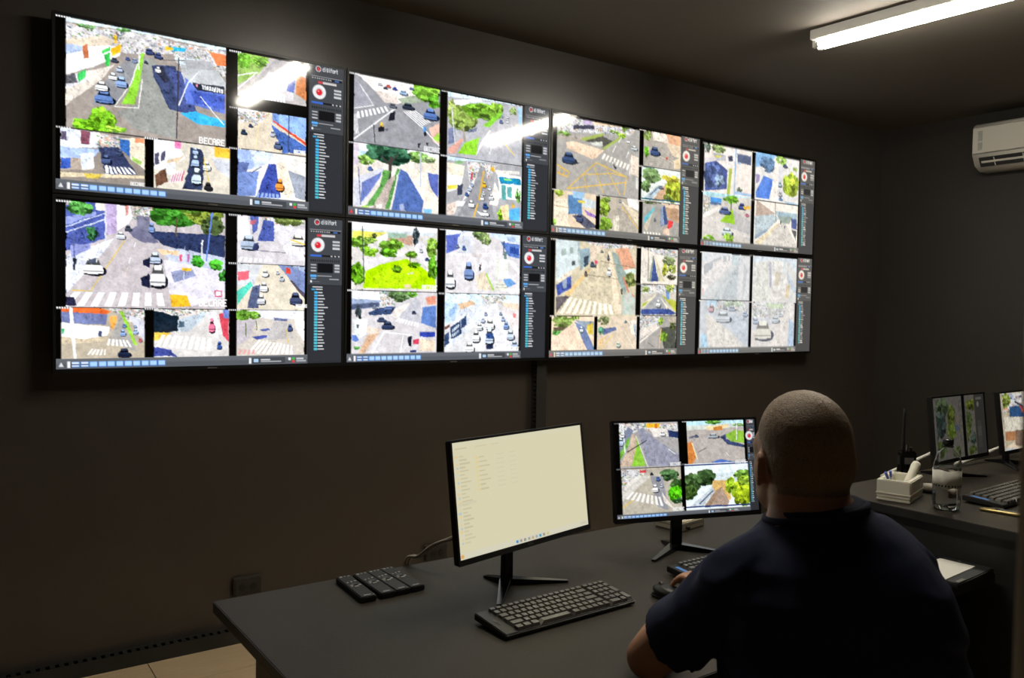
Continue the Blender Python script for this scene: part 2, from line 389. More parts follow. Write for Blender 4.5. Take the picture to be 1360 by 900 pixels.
# ------------------------------------------------------------------ screen pictures (flat print: drawn as colours on the screen mesh)
SCREENS = """
@00
F 9a9089 31,8 544,638
B 9 31,39 299,17 399,48 399,95 230,152 31,164
P d6ecff 31,-4 544,-16 544,32 313,18 183,21 31,34
T 5f8a58 91,36 29,13
T 5a8a50 203,20 24,15
P d8cfc4 31,339 163,246 183,220 136,331 30,514
P f4f2fa 31,207 136,127 196,125 193,174 107,270 31,336
P b0c4f2 31,158 91,155 78,185 31,220
P d9c9b4 31,139 143,73 183,98 163,124 97,153 31,158
P c06a48 79,157 96,141 98,218 83,229
P 4ad05a 137,165 163,130 163,156 140,183
P 35b84a 144,185 161,169 163,246 148,253
P f2b822 165,142 196,108 196,151 167,188
P f2c020 176,61 184,59 183,108 176,106
P d2d2da 31,349 91,294 94,350 31,416
P 3cbc58 65,315 89,290 89,330 66,371
P 5a5a62 31,341 58,317 65,372 31,389
P 90928e 244,161 299,155 371,379 371,621 244,599 183,510 251,440
P 8a8c92 203,207 251,178 230,328 183,472 107,486 123,399
P 3a4468 292,197 371,178 389,455 349,452 299,267
P 445088 349,199 400,209 444,454 385,456
P 2c3040 303,227 328,192 353,277 331,291
P 88d038 256,143 268,133 257,293 240,449 196,461 230,328
L ece8e0 2.8 255,157 227,329 176,480 251,468 262,292
B 8 313,38 544,25 544,191 444,195 363,120
P cfe0f0 363,127 436,116 459,190 400,209
P b8bcc0 385,160 512,160 544,233 544,274 400,276
P a8aab0 400,128 489,112 504,162 407,180
P e87848 481,53 544,53 544,122 512,125
P 30b8e8 356,63 407,59 399,81 356,90
P f0c030 336,70 363,67 363,84 336,90
P 282c38 428,261 540,255 540,310 428,302
Z e8eef8 9 461,265 537,274 537,299 461,291
P e080a0 437,265 446,265 446,282 437,282
P 5a72d0 400,236 444,304 540,303 540,428 407,396
P 4258b8 415,313 540,317 540,400 437,388
P 38b0f0 385,462 437,442 540,470 540,514 445,515
L e8f0f8 2.2 455,341 536,499
T 86d030 139,573 40,80
T 76c028 90,611 45,38
T 92d840 183,614 34,23
K 5a78b8 144,433 60,79
K eef0f6 136,372 41,58
K eef2f8 171,305 28,41
K 88a8e0 197,331 37,67
K b8c8e8 191,256 22,36
K 404458 175,207 24,31
K e8ecf4 313,221 20,37
K 5060a0 216,183 15,23
K 8898c0 238,189 18,26
K 404858 273,186 13,21
K 3c4878 285,120 28,39
K 3c4878 313,137 28,40
L 3c3840 3.6 381,128 374,620
L e0e8f0 3.6 382,416 411,273 448,188
L 504c50 2.1 331,154 400,136
L d8d8e0 3.4 252,112 251,237
S BECARE 451,613 41 ffffff
F 8c827a 15,640 272,945
P dfe6f6 15,643 133,645 129,736 15,755
P 7a4858 74,645 100,645 101,721 76,721
P 5a5068 16,663 32,664 32,714 16,711
P a6bef2 15,753 133,742 113,797 15,816
P b2a294 15,816 111,798 111,872 15,887
P 3858b8 16,818 42,813 45,875 16,878
P e4eefa 71,783 114,764 114,859 77,876
B 7 120,649 193,650 193,715 126,730
P 343c5c 126,730 186,717 248,871 146,887
P ecdcc4 193,663 272,645 272,836 196,741
P 3868b8 193,666 222,669 222,774 193,735
P e88860 237,653 270,648 270,678 238,681
P 98c060 230,759 261,792 258,813 230,785
Z f4f4f8 7 146,835 227,832 251,867 149,883
P dccaa8 15,896 149,886 272,872 272,889 15,925
P c8b048 84,893 139,888 129,916 90,919
K 4a5a88 149,800 30,52
K 404c70 191,752 18,36
S BECARE 225,926 21 e8e8e8
F d6cebe 300,641 559,945
P eceef8 300,638 371,628 404,735 343,822 300,827
P f078b0 367,626 390,625 389,687 370,682
P 50506a 302,733 317,719 317,789 302,800
P 50506a 324,715 337,704 337,763 324,774
P 6a4a3a 303,857 337,810 347,895 308,937
P d8c0a0 343,762 401,720 371,783 346,808
P b85068 364,845 401,811 394,880 354,894
Z e8e0f0 5 361,832 401,811 390,887 350,902
P 303854 421,664 461,668 471,735 464,926 392,930 417,773
P dce0e8 339,783 371,769 370,837 343,856
K b0c8f0 438,687 21,44
K a8c4f0 438,749 27,71
K c8dcf8 442,844 34,107
K dce4ee 477,772 27,63
P f4b838 502,640 558,647 558,710 506,707
P c8ccd8 496,716 558,724 558,835 513,788
L e8c040 3.0 468,722 491,924
K 2c2c30 482,901 30,55
F b8b2b0 585,18 846,295
P 90b858 585,11 706,14 663,129 586,227
T 70b038 610,65 28,50
T 88c848 663,53 36,31
L e8ece8 3.5 586,165 656,125 586,252
P a09ca0 721,22 787,0 700,212 586,357 586,320
P d0ccd0 699,111 788,108 796,273 628,308
P c87848 807,90 845,106 846,259 803,222
P 5060a8 769,114 803,129 796,222 770,216
Z f8f8fc 7 700,243 762,242 770,309 678,313
F d8cab4 586,376 845,633
P eef4ff 586,369 843,318 844,340 715,366 586,400
B 8 586,394 708,380 672,447 586,469
P 8cb2f4 713,337 844,331 845,526 714,436
P 6888c8 713,337 737,336 737,443 714,430
P e44a34 711,424 722,424 845,539 845,561
P 4464b0 708,448 845,566 845,611 754,631
L 404868 3.7 778,330 777,619
K 304058 608,525 24,37
K 384868 633,477 17,25
K c8d0dc 651,459 11,20
K c0c8d8 714,510 18,43
K 506088 734,584 30,51
L f0d880 2.2 664,461 651,622
S BECARE 798,608 21 ffffff
F e4e0dc 586,636 845,945
P 9cb4ea 586,636 690,645 640,756 586,779
P c8d6f2 629,627 716,639 701,706 651,754
P 5868a0 586,717 630,721 616,786 586,792
P 3a4aa0 702,712 728,707 748,930 653,940
P 7088c8 586,792 665,764 652,931 587,941
P e8dcc8 734,686 760,694 799,880 776,936 754,926
P 98a0b0 776,742 844,768 845,931 807,918
K f08c38 744,844 31,82
Z 88a4dc 6 662,903 745,905 748,934 655,940
L 485070 2.9 637,782 673,737
@01
F bab2b6 30,20 544,636
P 4856a2 30,42 120,6 150,42 150,223 30,309
P 8a98d8 30,115 117,65 117,90 30,157
L c8d4f8 2.4 30,169 148,73
L c8d4f8 2.4 30,200 148,111
P f0e8e0 117,6 155,0 155,60 117,59
T 58a050 70,50 37,47
T 3a7048 107,197 16,49
P dce0f4 30,334 177,217 155,278 30,560
P 8890d0 42,271 101,259 104,290 45,344
P b4a0cc 148,6 184,3 184,187 150,204
P f2f0f6 181,1 266,-5 220,124 184,175
P d08880 208,14 220,12 218,76 209,83
B 6 220,6 300,0 286,92 233,99
P 6a6a86 216,171 286,92 290,155 317,232 266,237 240,212
P 74748c 246,72 286,79 287,169 246,148
P 2c3658 280,163 543,158 543,300 419,284 328,241
P b8c0d8 328,267 383,262 543,300 543,394 355,356
T 3c7c2c 369,54 84,78
T 9cb048 469,34 65,73
T 6a9a3a 425,7 50,33
T 4a5a38 498,103 41,60
L 584838 4.2 375,80 373,184
P dad6e4 331,332 543,394 544,557 427,621 352,539
P 8890b8 355,408 426,376 441,428 370,472
P f0c8a0 307,269 383,275 383,301 328,303
L d8b650 3.3 207,229 103,538 48,537
L f4f4f8 2.7 242,240 238,263
L f4f4f8 2.6 226,328 221,364
L e0ccb8 2.0 217,392 207,450
Z fcfcff 8 54,546 345,539 356,619 17,630
P ecb028 353,546 412,552 423,621 359,623
P 282840 30,572 54,577 60,626 29,627
K f6f6fc 110,394 66,102
P 485064 95,350 123,340 120,373 95,380
K f2f4fa 313,437 56,145
K b8c8e4 304,328 40,75
P 20243c 265,344 287,323 287,387 266,376
P 20243c 256,453 287,419 287,509 261,498
K dde4f0 195,202 29,45
K 404858 218,155 22,38
K 7898d0 293,142 19,64
L c8ccd8 3.8 147,1 150,263
L 506090 2.5 53,185 55,405
P 202838 49,344 62,349 59,414 53,415
L 5a78d0 4.4 499,9 477,326
L e6e6ee 3.6 463,200 459,494
L c8d0e0 2.1 403,246 401,483
T 40a030 446,335 23,40
T 50b838 510,350 26,38
T 3f9038 534,415 16,41
P d04868 383,301 394,297 392,339 385,340
P b060a0 410,292 419,291 417,344 412,344
P e8b830 394,379 426,379 426,400 394,398
P c86080 506,511 533,514 533,557 508,558
P f0f0fc 512,520 527,522 527,547 513,547
S BECARE 452,594 45 ffffff
F b2a692 16,639 272,945
P e6622e 16,637 123,631 166,660 148,676 16,661
P 6a74a4 16,661 155,676 150,739 16,725
P f6f6fa 16,725 163,749 156,802 79,823 16,806
P 404868 128,774 139,776 139,809 128,806
P 3cb068 18,762 26,762 26,792 18,791
P c8b89c 16,806 79,823 155,805 148,837 16,853
P f2a04a 161,688 186,683 177,759 166,764
B 6 155,638 272,639 272,722 220,723
P a09c98 184,673 206,666 247,902 155,837 187,723
P 8cc83c 192,657 203,657 248,861 236,859
P c8c8d8 220,672 272,722 272,839 250,800
Z f6f6f6 6 158,822 223,831 237,874 152,860
Z e8e4e0 5 107,880 155,887 155,919 91,917
L eef0f8 9.2 43,629 57,929
K 88a8dc 202,787 18,41
K 6080b8 207,742 12,23
K a0b8e0 242,780 17,33
K 90a8d0 240,748 12,20
K 202840 206,908 41,56
K c06070 257,832 12,26
F d0ccca 301,638 559,945
P 182430 301,651 384,669 384,777 328,790 301,790
B 7 301,634 499,639 470,667 370,682
P b6c4d2 378,708 427,676 476,656 476,683 420,777 383,779
P 506478 381,713 405,711 405,750 383,750
P e4bc48 301,784 360,785 335,821 301,836
Z fafafa 9 328,798 506,823 500,906 308,868
P 3a4690 301,871 356,892 379,935 301,932
P d04454 522,666 558,645 558,849 537,808
P 6880c8 537,638 558,638 558,692 537,693
P dcdce4 477,653 514,652 522,828 511,828
K e06c8c 497,740 22,97
K 3858a0 524,869 18,54
F c8c4ca 586,22 845,332
P ece4f4 586,27 624,17 635,145 587,189
P 5060a8 634,20 667,16 663,110 642,138
P c06070 634,51 656,41 654,67 634,78
B 7 667,11 844,3 844,49 725,77
P 4454a0 685,38 725,51 727,177 661,182
T 7c8c50 777,34 53,39
P d8d4dc 725,64 844,88 845,298 793,303 733,153
L 585060 2.2 660,244 771,250
K a2b2cc 628,197 63,98
P 30385c 646,201 667,192 664,244 642,246
K f2ead8 816,163 60,76
L f0c030 3.8 789,160 845,186
Z fafafa 7 596,292 726,298 726,316 589,323
Z f6f6fa 5 759,202 845,219 845,272 771,255
F d8ceba 586,335 846,634
P ccd0d6 586,335 682,338 654,442 586,496
P e05c6c 589,390 629,380 629,433 590,448
P 4cc4ac 587,515 636,445 645,478 588,603
P c8ccd8 636,418 661,416 647,493
P 505a7c 643,483 673,466 666,626 622,628
P 7888bc 735,323 845,331 846,546 779,415
P 98a8c8 763,321 845,325 845,377
P 504858 794,433 846,522 846,562 786,434
P e64434 771,350 788,355 788,392 770,385
K f0f2fa 690,395 28,49
K f0f2fa 686,485 31,67
K d8dce8 676,568 31,69
K c0c8d8 755,423 18,44
K b8c0d0 738,385 13,28
K 404a6c 808,557 47,87
S BECARE 810,605 21 ffffff
F c8c0b6 586,637 846,945
P e0e0e8 633,636 845,631 845,694 706,696 633,672
T 5c8a32 608,672 30,41
T 6a9838 647,674 27,31
P b8b0b8 586,710 662,697 633,825 587,875
P 4450a0 642,814 706,799 719,815 662,833
P 4c589a 671,763 709,758 709,774 678,779
P 606892 726,686 780,695 776,711 728,706
P b4b0b0 728,709 780,721 803,826 691,838
L 4a6030 2.9 619,723 621,812
L 4a6030 2.9 658,710 662,767
K 405080 788,754 20,50
Z fafafa 10 670,835 805,876 808,934 623,924
P eaeaf2 803,642 845,641 846,853 811,760
L e0b850 3.0 773,761 781,852
Z d89898 4 598,894 662,902 659,930 591,928
@10
F 8e8e95 23,11 416,488
P ece6e2 23,8 299,-5 300,96 215,173 153,171 107,99 54,31
P 9898a4 24,46 43,66 112,195 25,252
P d8ccc4 107,99 215,107 215,173 157,176
P 9aa890 215,133 300,82 326,129 240,166
T 78b03c 348,48 66,71
T 58982c 388,112 36,55
K c85050 172,56 22,24
K 3848a0 202,66 22,24
K 404858 160,73 18,21
K a0c0e8 240,84 39,37
K 5868a0 278,43 22,21
K b8c0c8 135,54 20,21
Z f2f2f6 8 36,272 169,197 184,230 40,320
Z f0f0f4 6 241,217 296,189 376,260 324,309
Z f0f0f4 5 25,291 38,287 47,427 26,432
L eef2f8 5.5 26,464 205,205
L f0f0f4 3.2 25,252 108,210
L e8e4e0 2.4 47,78 108,210
K 303848 262,176 56,48
K 585c68 193,190 33,37
K 5272b4 369,206 71,85
P e4b4a2 363,310 414,256 415,428 382,401
P 98d048 382,374 414,327 415,396 395,398
L f0f0f4 4.4 328,305 415,428
P 202028 181,243 205,223 203,290 174,304
P 202028 129,361 154,342 157,385 125,392
P e8b830 138,324 150,321 150,347 138,350
P 585868 154,368 181,352 167,378
L 202028 3.3 109,349 116,471
P 4a90d8 337,300 350,297 350,340 337,343
P 20202c 337,343 350,337 353,367 341,377
P 20202c 310,431 325,425 321,470 312,461
P 20202c 351,422 362,408 359,447
S BECARE 340,463 35 e8e8ea
F dcd4cc 23,491 414,945
P eef4fe 23,478 409,491 410,533 261,550 24,549
P b8dcf4 46,544 135,538 135,577 46,596
P d0c4d4 23,491 47,486 48,635 24,652
P ecdcc8 339,520 410,519 411,657 339,629
T 7ca450 78,596 36,42
T 84b060 312,533 48,43
T 90a878 365,542 35,27
T 3a6450 180,525 98,82
T 2c5244 201,563 76,53
L 403a38 13.4 188,566 182,714
L 403a38 5.9 187,606 218,533
L 403a38 5.8 185,620 147,561
P cccedc 25,743 148,641 156,665 64,925 26,937
P 6474b8 59,763 148,674 140,721 56,913
P 58964a 154,659 187,659 169,769 113,918 72,941 140,774
P b4a49c 176,728 212,674 190,792 158,941 105,945
P 548e48 217,633 229,638 207,776 183,937 161,933 194,765
P 4c66a8 231,630 263,658 343,854 335,945 192,949
P dce0f0 261,645 305,745 343,854 341,807 288,680
P 98a4cc 229,893 246,883 259,942 230,944
L e8ecf4 2.5 219,680 189,939
P e8dccc 261,624 331,631 413,836 414,933 350,846
P 5464b0 357,637 411,643 412,816 376,753
P f0e4d0 287,640 357,639 367,734 314,689
L b0bac8 5.3 324,482 327,748
L 687090 4.0 45,661 56,920
K 4864a8 95,659 23,31
P 78b8e8 342,909 386,903 378,941 347,943
P a8d858 60,926 88,921 89,941 63,942
P f4e8dc 121,910 150,903 150,932 125,938
F aaaab2 452,12 845,490
P cfe8fa 452,3 840,-6 840,15 665,22 453,49
P f2f2f6 476,69 619,18 637,51 547,116 485,120
P c8d0d8 556,60 693,21 684,58 574,95
T 82984c 530,194 71,93
T 6a9a30 629,114 101,61
T 7cac38 703,74 42,44
T 9cac60 472,136 19,79
P 707898 457,286 495,263 488,385 458,405
P 606880 558,268 603,243 603,277 558,295
L 9a9080 8.0 531,268 542,366
L c8ccd0 4.4 472,123 495,443
P 88d030 504,464 541,375 617,314 609,364 600,457
P 78c430 628,223 733,86 734,107 667,227
P dca090 456,439 527,338 532,355 495,466 457,474
P e8e4e4 613,383 667,247 677,245 600,461
P a8a8b0 741,63 799,117 832,390 670,453 695,241 732,121
K 5068a0 728,166 21,33
K d0d8e0 763,120 17,25
K d0d8e0 763,157 17,25
K 8898b8 734,123 13,19
L ecc850 3.8 749,331 803,413
P b8b0a8 800,152 842,183 843,246 800,201
P 90c0e0 818,28 840,36 842,176 824,153
T 8aa060 789,71 24,35
L f0f0f4 2.8 687,339 669,432
S BECARE 774,458 28 c8c8cc
F a2a2a6 452,493 848,945
P c4def8 452,486 661,468 843,458 843,486 670,494 452,526
P ecdcc4 454,539 542,547 534,643 455,645
P 7ca870 493,517 533,515 533,538 493,544
P f2f6fa 455,631 534,630 522,726 456,764
P f0d048 459,713 505,700 505,729 459,745
P 383c50 507,702 535,690 531,778 507,782
B 9 551,512 713,513 681,615 562,665
P c04050 572,589 584,590 581,648 572,643
P f0b028 682,533 699,532 697,564 682,563
P e4e4e4 580,662 616,600 563,773 527,833
P 8e8e94 624,544 647,540 703,930 511,930 563,773
P e8e0d8 700,639 730,745 716,831 674,823
P f4f4f2 713,568 844,578 846,768 728,766
P 1c7ca8 720,598 842,596 843,644 730,651
L 88e060 6.7 751,613 784,614
P 58a0a0 736,661 759,656 761,779 739,774
P 60a8a8 767,669 792,667 793,756 768,753
P e0dcd4 699,550 834,537 834,558 709,582
L d8a838 7.4 640,575 618,798
L d8a838 7.3 611,833 590,943
K f6f6f8 579,836 35,57
K e0e4e8 634,782 22,41
K e0e4e8 641,746 20,33
K d8dce0 682,767 26,47
K f0b830 644,677 20,49
K d8dce0 672,700 17,33
K 304a88 651,841 28,49
K f0f0f4 650,899 43,49
K 4060a0 554,764 20,35
K a8b8d0 567,725 20,35
K 98a8c8 580,689 16,30
T 92c430 741,890 31,53
P 50a8f0 777,852 839,823 840,932 784,933
P f4b828 799,790 815,824 792,830
P d8c4b8 455,858 518,814 493,925 456,940
P f0f0f4 501,826 550,818 537,858 503,864
P e8ecec 605,882 665,910 628,915
T 70a858 828,729 16,56
P f0d0a0 730,828 778,807 780,933 751,937
@11
F d0ccc8 20,4 412,484
P f2f6fc 20,-11 408,-12 409,40 299,46 172,49 21,56
P c8d0d8 21,50 398,41 398,67 21,74
P dcd858 21,68 180,61 119,111 21,153
P f0ece4 134,97 188,66 157,157 134,153
P b8927e 178,65 293,76 293,149 179,119
P 8fae9c 178,62 267,59 267,94 179,102
T 6c9c34 51,149 41,43
T 84ac48 96,126 38,25
T 72a438 192,153 55,50
T 80b830 100,206 42,37
T 5c9420 45,363 31,85
T 60a028 181,210 43,37
T 404a58 307,77 16,76
P dcd8e0 59,283 135,237 205,239 189,259 82,342
P dcd8e0 300,148 332,100 370,199 379,314 313,236
P d8d0d0 236,173 268,177 260,222 212,226
P a6dc08 68,470 82,348 143,294 264,244 342,304 405,390 406,462
P b4e414 113,383 252,273 334,343 286,448 129,457
T 84ac44 386,152 29,77
T 5c9a28 390,300 25,90
T 5a8a20 288,216 31,30
T 4c8418 303,288 31,25
T 5c8c20 221,323 25,30
P e4dcc0 269,354 297,339 301,355 273,360
P d8c0a0 254,437 286,429 290,458 258,460
T 404830 118,89 12,17
L 40444c 3.7 65,32 75,429
L 403a28 3.2 280,220 283,283
K c8d0e0 333,179 18,31
K 384870 362,240 22,26
S BECARE 341,450 33 ffffff
F cac6ca 21,487 414,945
P eaeefa 21,487 160,499 149,568 22,572
P 8a9aba 22,545 149,555 144,603 22,627
P 4a5470 24,584 141,568 141,599 24,623
P 88c0e8 156,486 191,491 191,522 156,524
B 7 144,493 230,489 215,590 145,593
P 344468 92,646 145,605 219,597 196,654 103,666
T 68885a 234,514 49,48
T 66ac34 296,501 26,31
P e4dcd4 215,609 287,563 232,678 208,679
P b8b8c2 303,524 332,548 337,728 232,678 271,601
Z f8f8fc 8 233,678 333,718 329,748 216,706
K 303c5c 181,736 56,60
K 3c4868 153,695 42,37
K 303858 302,639 20,26
K 6880c0 184,610 39,30
K 98a8c0 122,606 23,25
P e08e74 359,522 409,509 409,578 365,579
P 5676bc 343,599 409,584 411,754 336,718
P 3040a4 332,784 406,784 406,823 332,820
P e4ccb4 332,834 407,848 407,930 333,924
P c03850 301,837 330,834 329,873 304,876
P 1c2030 274,818 295,812 294,889 281,888
P d8e6e2 31,691 65,685 61,822 31,810
P 484c58 42,730 53,730 52,755 42,755
P f4f4f8 62,681 92,690 89,792 41,853 59,829
P 5878c8 23,804 40,804 59,841 41,853 24,840
P d4aa88 91,804 143,792 79,934 55,933
P dcc8b8 89,742 150,761 146,792 91,798
L f6f6fa 7.0 163,792 113,935
L f6f6fa 3.9 166,782 297,808
L f6f6fa 4.0 254,811 242,932
T 50a040 45,896 15,12
T 384048 54,644 15,49
P 30386c 286,920 318,915 318,934 286,933
F d2ced2 452,7 846,487
P c8dcfa 682,-25 840,-18 841,74 745,59 683,27
P dce4f4 455,10 596,-1 588,51 513,91 456,84
P 5464b8 454,54 525,26 514,147 455,190
P c8ccd8 513,53 588,38 585,171 514,178
P 5474bc 736,66 841,81 842,193 782,182
P 304a98 781,100 842,114 842,167 791,152
P a0b8d8 771,23 817,24 817,64 772,56
T 7c9460 627,30 39,43
T 8ca068 657,62 26,51
L 404858 4.5 756,64 753,168
P d8d4d8 594,171 746,156 729,249 625,308 607,246
Z f6f6fa 7 485,179 585,178 586,199 481,201
P c8c0c0 585,171 641,179 637,205 590,203
K 7088bc 570,312 49,142
K e2e8f6 477,382 49,147
K 4868a8 545,137 18,40
K 7888a8 512,126 15,35
P ecf0e2 723,200 775,203 782,352 708,370
P ccd0c4 723,200 738,199 724,366 708,370
P 58706c 757,142 773,147 772,206 756,205
P dcdccc 713,380 768,387 778,455 705,453
L a0a098 2.7 718,405 771,409
L a0a098 2.7 714,429 774,431
P 6498d8 753,367 795,355 825,397 778,431
P dcccb4 608,348 651,306 701,458 618,452
P f0f0f0 783,218 805,210 843,292 843,332
L 98cc4c 7.8 663,329 702,452
P 20242c 623,255 635,254 634,305 625,306
L f8f8fc 5.1 598,211 613,309
S BECARE 785,452 29 ffffff
F d2d2d6 451,490 846,945
P d0e6fe 451,477 840,467 841,558 706,536 619,565 452,595
P b4cef2 451,558 522,568 521,682 453,726
P 88a8d8 473,607 502,594 502,644 473,664
P dcb896 518,568 589,538 632,590 535,628
P d4dcec 518,619 649,545 651,680 554,796 464,921 454,895
P 304264 481,745 533,694 539,798 486,836
P 304264 536,688 562,653 565,729 539,760
P 304264 454,805 475,780 476,873 454,898
Z d0dcec 5 492,760 526,720 526,745 492,785
Z d0dcec 5 493,800 528,760 529,780 494,821
P 6a4438 453,745 480,720 480,745 453,770
B 7 636,500 777,494 751,561 662,563
P ecccb4 751,547 841,558 842,611 760,586
P d8d0d0 738,587 842,617 845,850 779,691
P e08080 810,631 829,637 827,671 811,664
P dcdce0 671,563 724,561 809,936 563,929
K eaeef6 580,904 49,77
K eaeef6 613,819 40,100
K dce4f0 631,744 31,59
K b0bcd8 648,693 23,44
K 8898c0 663,643 16,34
K c4d4ec 799,810 42,87
K 7898d0 774,733 29,66
K a8bcdc 822,890 40,66
K 98a8c8 757,681 22,42
K 8898b8 743,639 16,31
K f0f2f8 686,725 46,91
K c0d0ec 684,816 46,143
P 2a447c 665,796 705,796 704,838 667,837
P 202840 666,887 705,885 706,924 668,919
S BECARE 768,922 37 ffffff
@20
F 9e9a93 28,27 557,643
B 11 28,27 547,2 498,85 30,164
P e8c8a4 245,10 438,5 438,30 256,55
P c0a8d0 190,14 245,17 241,58 191,71
P 38384a 122,88 256,61 257,88 123,122
T 6c9438 70,177 43,24
T 88a848 454,33 27,31
P a89c90 30,197 258,156 198,211 31,223
P 4a4a42 196,201 308,137 384,168 310,234
P c8ccc0 228,211 314,184 315,228 248,226
L 98ac4c 13.9 186,193 310,124
L 98ac4c 12.4 318,245 457,88
T 6c8c30 386,87 32,19
T 90c030 434,103 28,25
P ecccac 83,240 129,220 323,256 270,333 89,273
P e0bc9c 89,273 270,333 260,349 86,287
Z f2eadc 8 323,281 503,349 490,399 305,331
Z e8e4dc 3 537,444 555,448 557,554 537,543
L e2b03c 5.1 271,371 474,456 458,616
L e2b03c 5.1 271,371 96,623 467,505
L e2b03c 4.0 182,491 381,443
L e2b03c 4.1 259,394 321,625
L e2b03c 4.1 325,377 432,620
L e2b03c 4.0 197,501 216,613
L e2b03c 4.2 381,443 472,456
L e4ae38 5.7 33,436 105,485 94,525 34,502
L e4ae38 4.8 53,449 44,504
L e4ae38 4.8 79,464 67,517
L f0ece4 4.3 434,121 414,168
L f0ece4 4.2 398,199 378,259
L f0ece4 3.2 484,229 469,288
P e4d0bc 501,253 552,271 555,440 498,423
L e8e4dc 3.3 496,303 493,438
K 30446c 100,369 85,96
P 24282c 131,387 169,395 122,426
K d8e0e0 520,195 44,42
K d8d8dc 480,143 24,28
P 303038 380,365 412,391 396,404
L 303038 3.2 382,327 391,381
L 504840 5.1 310,130 315,228
F dcc4a4 16,641 278,945
T a4bc3c 43,667 31,34
P ecdcc0 17,714 102,713 105,940 20,938
P 4c78ac 101,673 187,675 189,824 103,836
P 8cb8dc 130,639 206,635 197,698 131,688
P c8d4d8 187,679 274,699 275,767 196,766
P d8c040 161,706 205,710 206,730 161,728
P 484a5c 128,843 189,821 277,907 278,932 211,940
P 8a64b0 198,779 276,822 276,847 225,829
K 404a70 173,857 42,73
L a08060 1.9 21,776 108,779
Z f0e0c0 5 28,917 119,925 139,946 33,943
T 80c030 23,911 11,29
F b0a492 302,646 563,945
T 88a830 334,745 35,86
T 78a030 341,889 44,66
T 6c8838 348,673 23,28
P a89e90 424,682 445,678 563,931 384,953
P eceae2 475,610 558,604 560,739 493,713
P d8c8a8 443,672 560,767 562,881
Z ece0c8 6 392,805 429,800 432,940 389,931
L e2b03c 4.3 444,714 561,903
K 98a0b0 433,674 15,31
F 9e968a 586,18 859,336
T 88a24a 610,58 27,46
P ecdccc 641,8 750,3 769,93 654,91
P e2a57c 739,13 851,15 852,106 769,100
P dcc4a4 723,89 852,103 854,206 771,209
P a49c90 632,124 746,98 844,312 602,360
T 6cb830 607,204 20,54
K 364872 665,189 68,77
L e0d8c8 2.3 702,224 856,295
P c04830 746,222 760,223 758,249 746,247
P e4c8a0 796,248 854,206 856,309 809,319
F dfe6de 576,339 868,646
T 6a8654 643,409 70,69
T 5c7848 605,510 36,57
P c89c78 652,638 713,519 776,428 762,621
P a6b8c2 596,619 695,486 735,491 641,640
L 405068 4.5 640,583 701,500
K 687078 713,505 35,32
T a4ac30 810,517 62,118
T ccb83c 781,412 70,32
T 88a040 767,591 35,35
L 1f4d5c 6.7 576,341 860,320
L 1f4d5c 6.7 581,624 866,615
F 9a968e 588,649 854,945
T 5f6a40 641,652 59,20
P e4c2a0 710,636 848,637 849,688 745,675
P 5cb0bc 597,798 674,678 668,729 605,850
P c4b49c 598,877 665,723 623,917
P 3a4870 716,686 747,667 774,832 719,858
P 8090b0 716,686 731,675 746,843 723,849
P b48a68 751,681 849,681 852,814 770,774
P d43434 771,793 813,802 801,853 767,892
P e0b8a0 737,873 784,868 785,934 738,925
Z f0e8d8 6 599,920 726,919 727,948 602,951
K 606878 676,801 16,35
@21
F cabc9c 33,13 556,649
B 9 180,1 545,-5 528,47 312,62
P c8d6d8 33,13 176,14 179,220 38,372
P a0b4b4 166,15 178,15 181,213 172,223
P 94a6a0 68,93 96,83 97,140 69,150
P 94a6a0 117,73 141,66 141,118 118,126
P 3c464c 132,186 154,177 155,217 133,226
P 86a0ac 179,82 241,63 249,176 186,263
P 303c48 205,148 237,127 238,202 211,236
P e0c8b0 245,50 330,35 275,161 252,176
P cabc9c 336,60 364,57 418,631 45,639 158,371
P e0b674 87,477 230,253 253,245 123,478
P 3c4ea0 38,393 130,304 133,412 50,486
P 8898b0 77,357 103,331 106,399 82,419
P eedcc6 41,351 124,259 144,280 59,374
P 5c5458 39,491 123,478 43,630
P f0d4b4 360,77 379,81 462,615 418,631 383,306
P 8a9c94 384,81 434,108 517,344 474,457 432,329
P da9674 408,57 499,37 549,206 471,238
P c8dcd0 470,235 549,216 550,269 491,280
T 7a8248 514,324 42,66
L ca7462 10.0 467,301 504,430 553,480
P b8bcb0 459,458 514,429 554,494 556,629 457,631
L 9cc8b8 5.0 459,465 517,630
L 9cc8b8 5.1 553,467 477,625
P d04060 275,167 294,166 295,195 276,197
P 303038 278,199 287,198 286,230 278,231
K eceeea 370,262 29,75
K 4c5664 363,134 15,54
K 405264 260,203 28,51
K 707880 320,87 17,25
K 605850 221,286 20,50
Z f6eeda 9 123,488 402,551 423,631 62,630
L 7a6a52 1.9 221,294 432,319
L 7a6a52 1.9 313,171 551,216
P 484038 448,406 463,399 464,455 454,456
F f0d2b2 18,652 281,945
T 7c9248 86,697 67,52
T 54a048 56,787 37,30
T 90b848 162,665 26,23
P 5c543c 29,747 136,734 127,772 29,772
P f2d4b6 20,846 145,709 167,709 240,944 22,938
P 6476a4 155,697 218,734 280,913 281,945 240,944
P 8898a8 158,684 277,695 279,823 219,747
P dcbc3c 235,724 271,706 273,804 241,804
K e4ecf4 200,766 24,53
F d2bea4 302,647 566,945
T 666e48 345,684 41,39
P 4c5884 318,759 421,741 430,766 343,813
T 56a080 325,775 21,39
P e2ba80 310,855 367,817 311,943
L e8b848 3.9 406,811 325,939
L f0e8d8 3.0 479,772 555,945
P ecdcca 508,693 561,672 564,852 530,799
P 98a8b8 539,719 561,712 564,878
K c8dccc 442,900 28,50
K 5898b0 488,693 18,21
F e4d8c8 587,24 852,350
B 10 587,24 846,22 848,98 715,82
P dcd4c8 590,174 662,67 668,87 651,326 593,330
P 364880 675,93 713,323 654,326
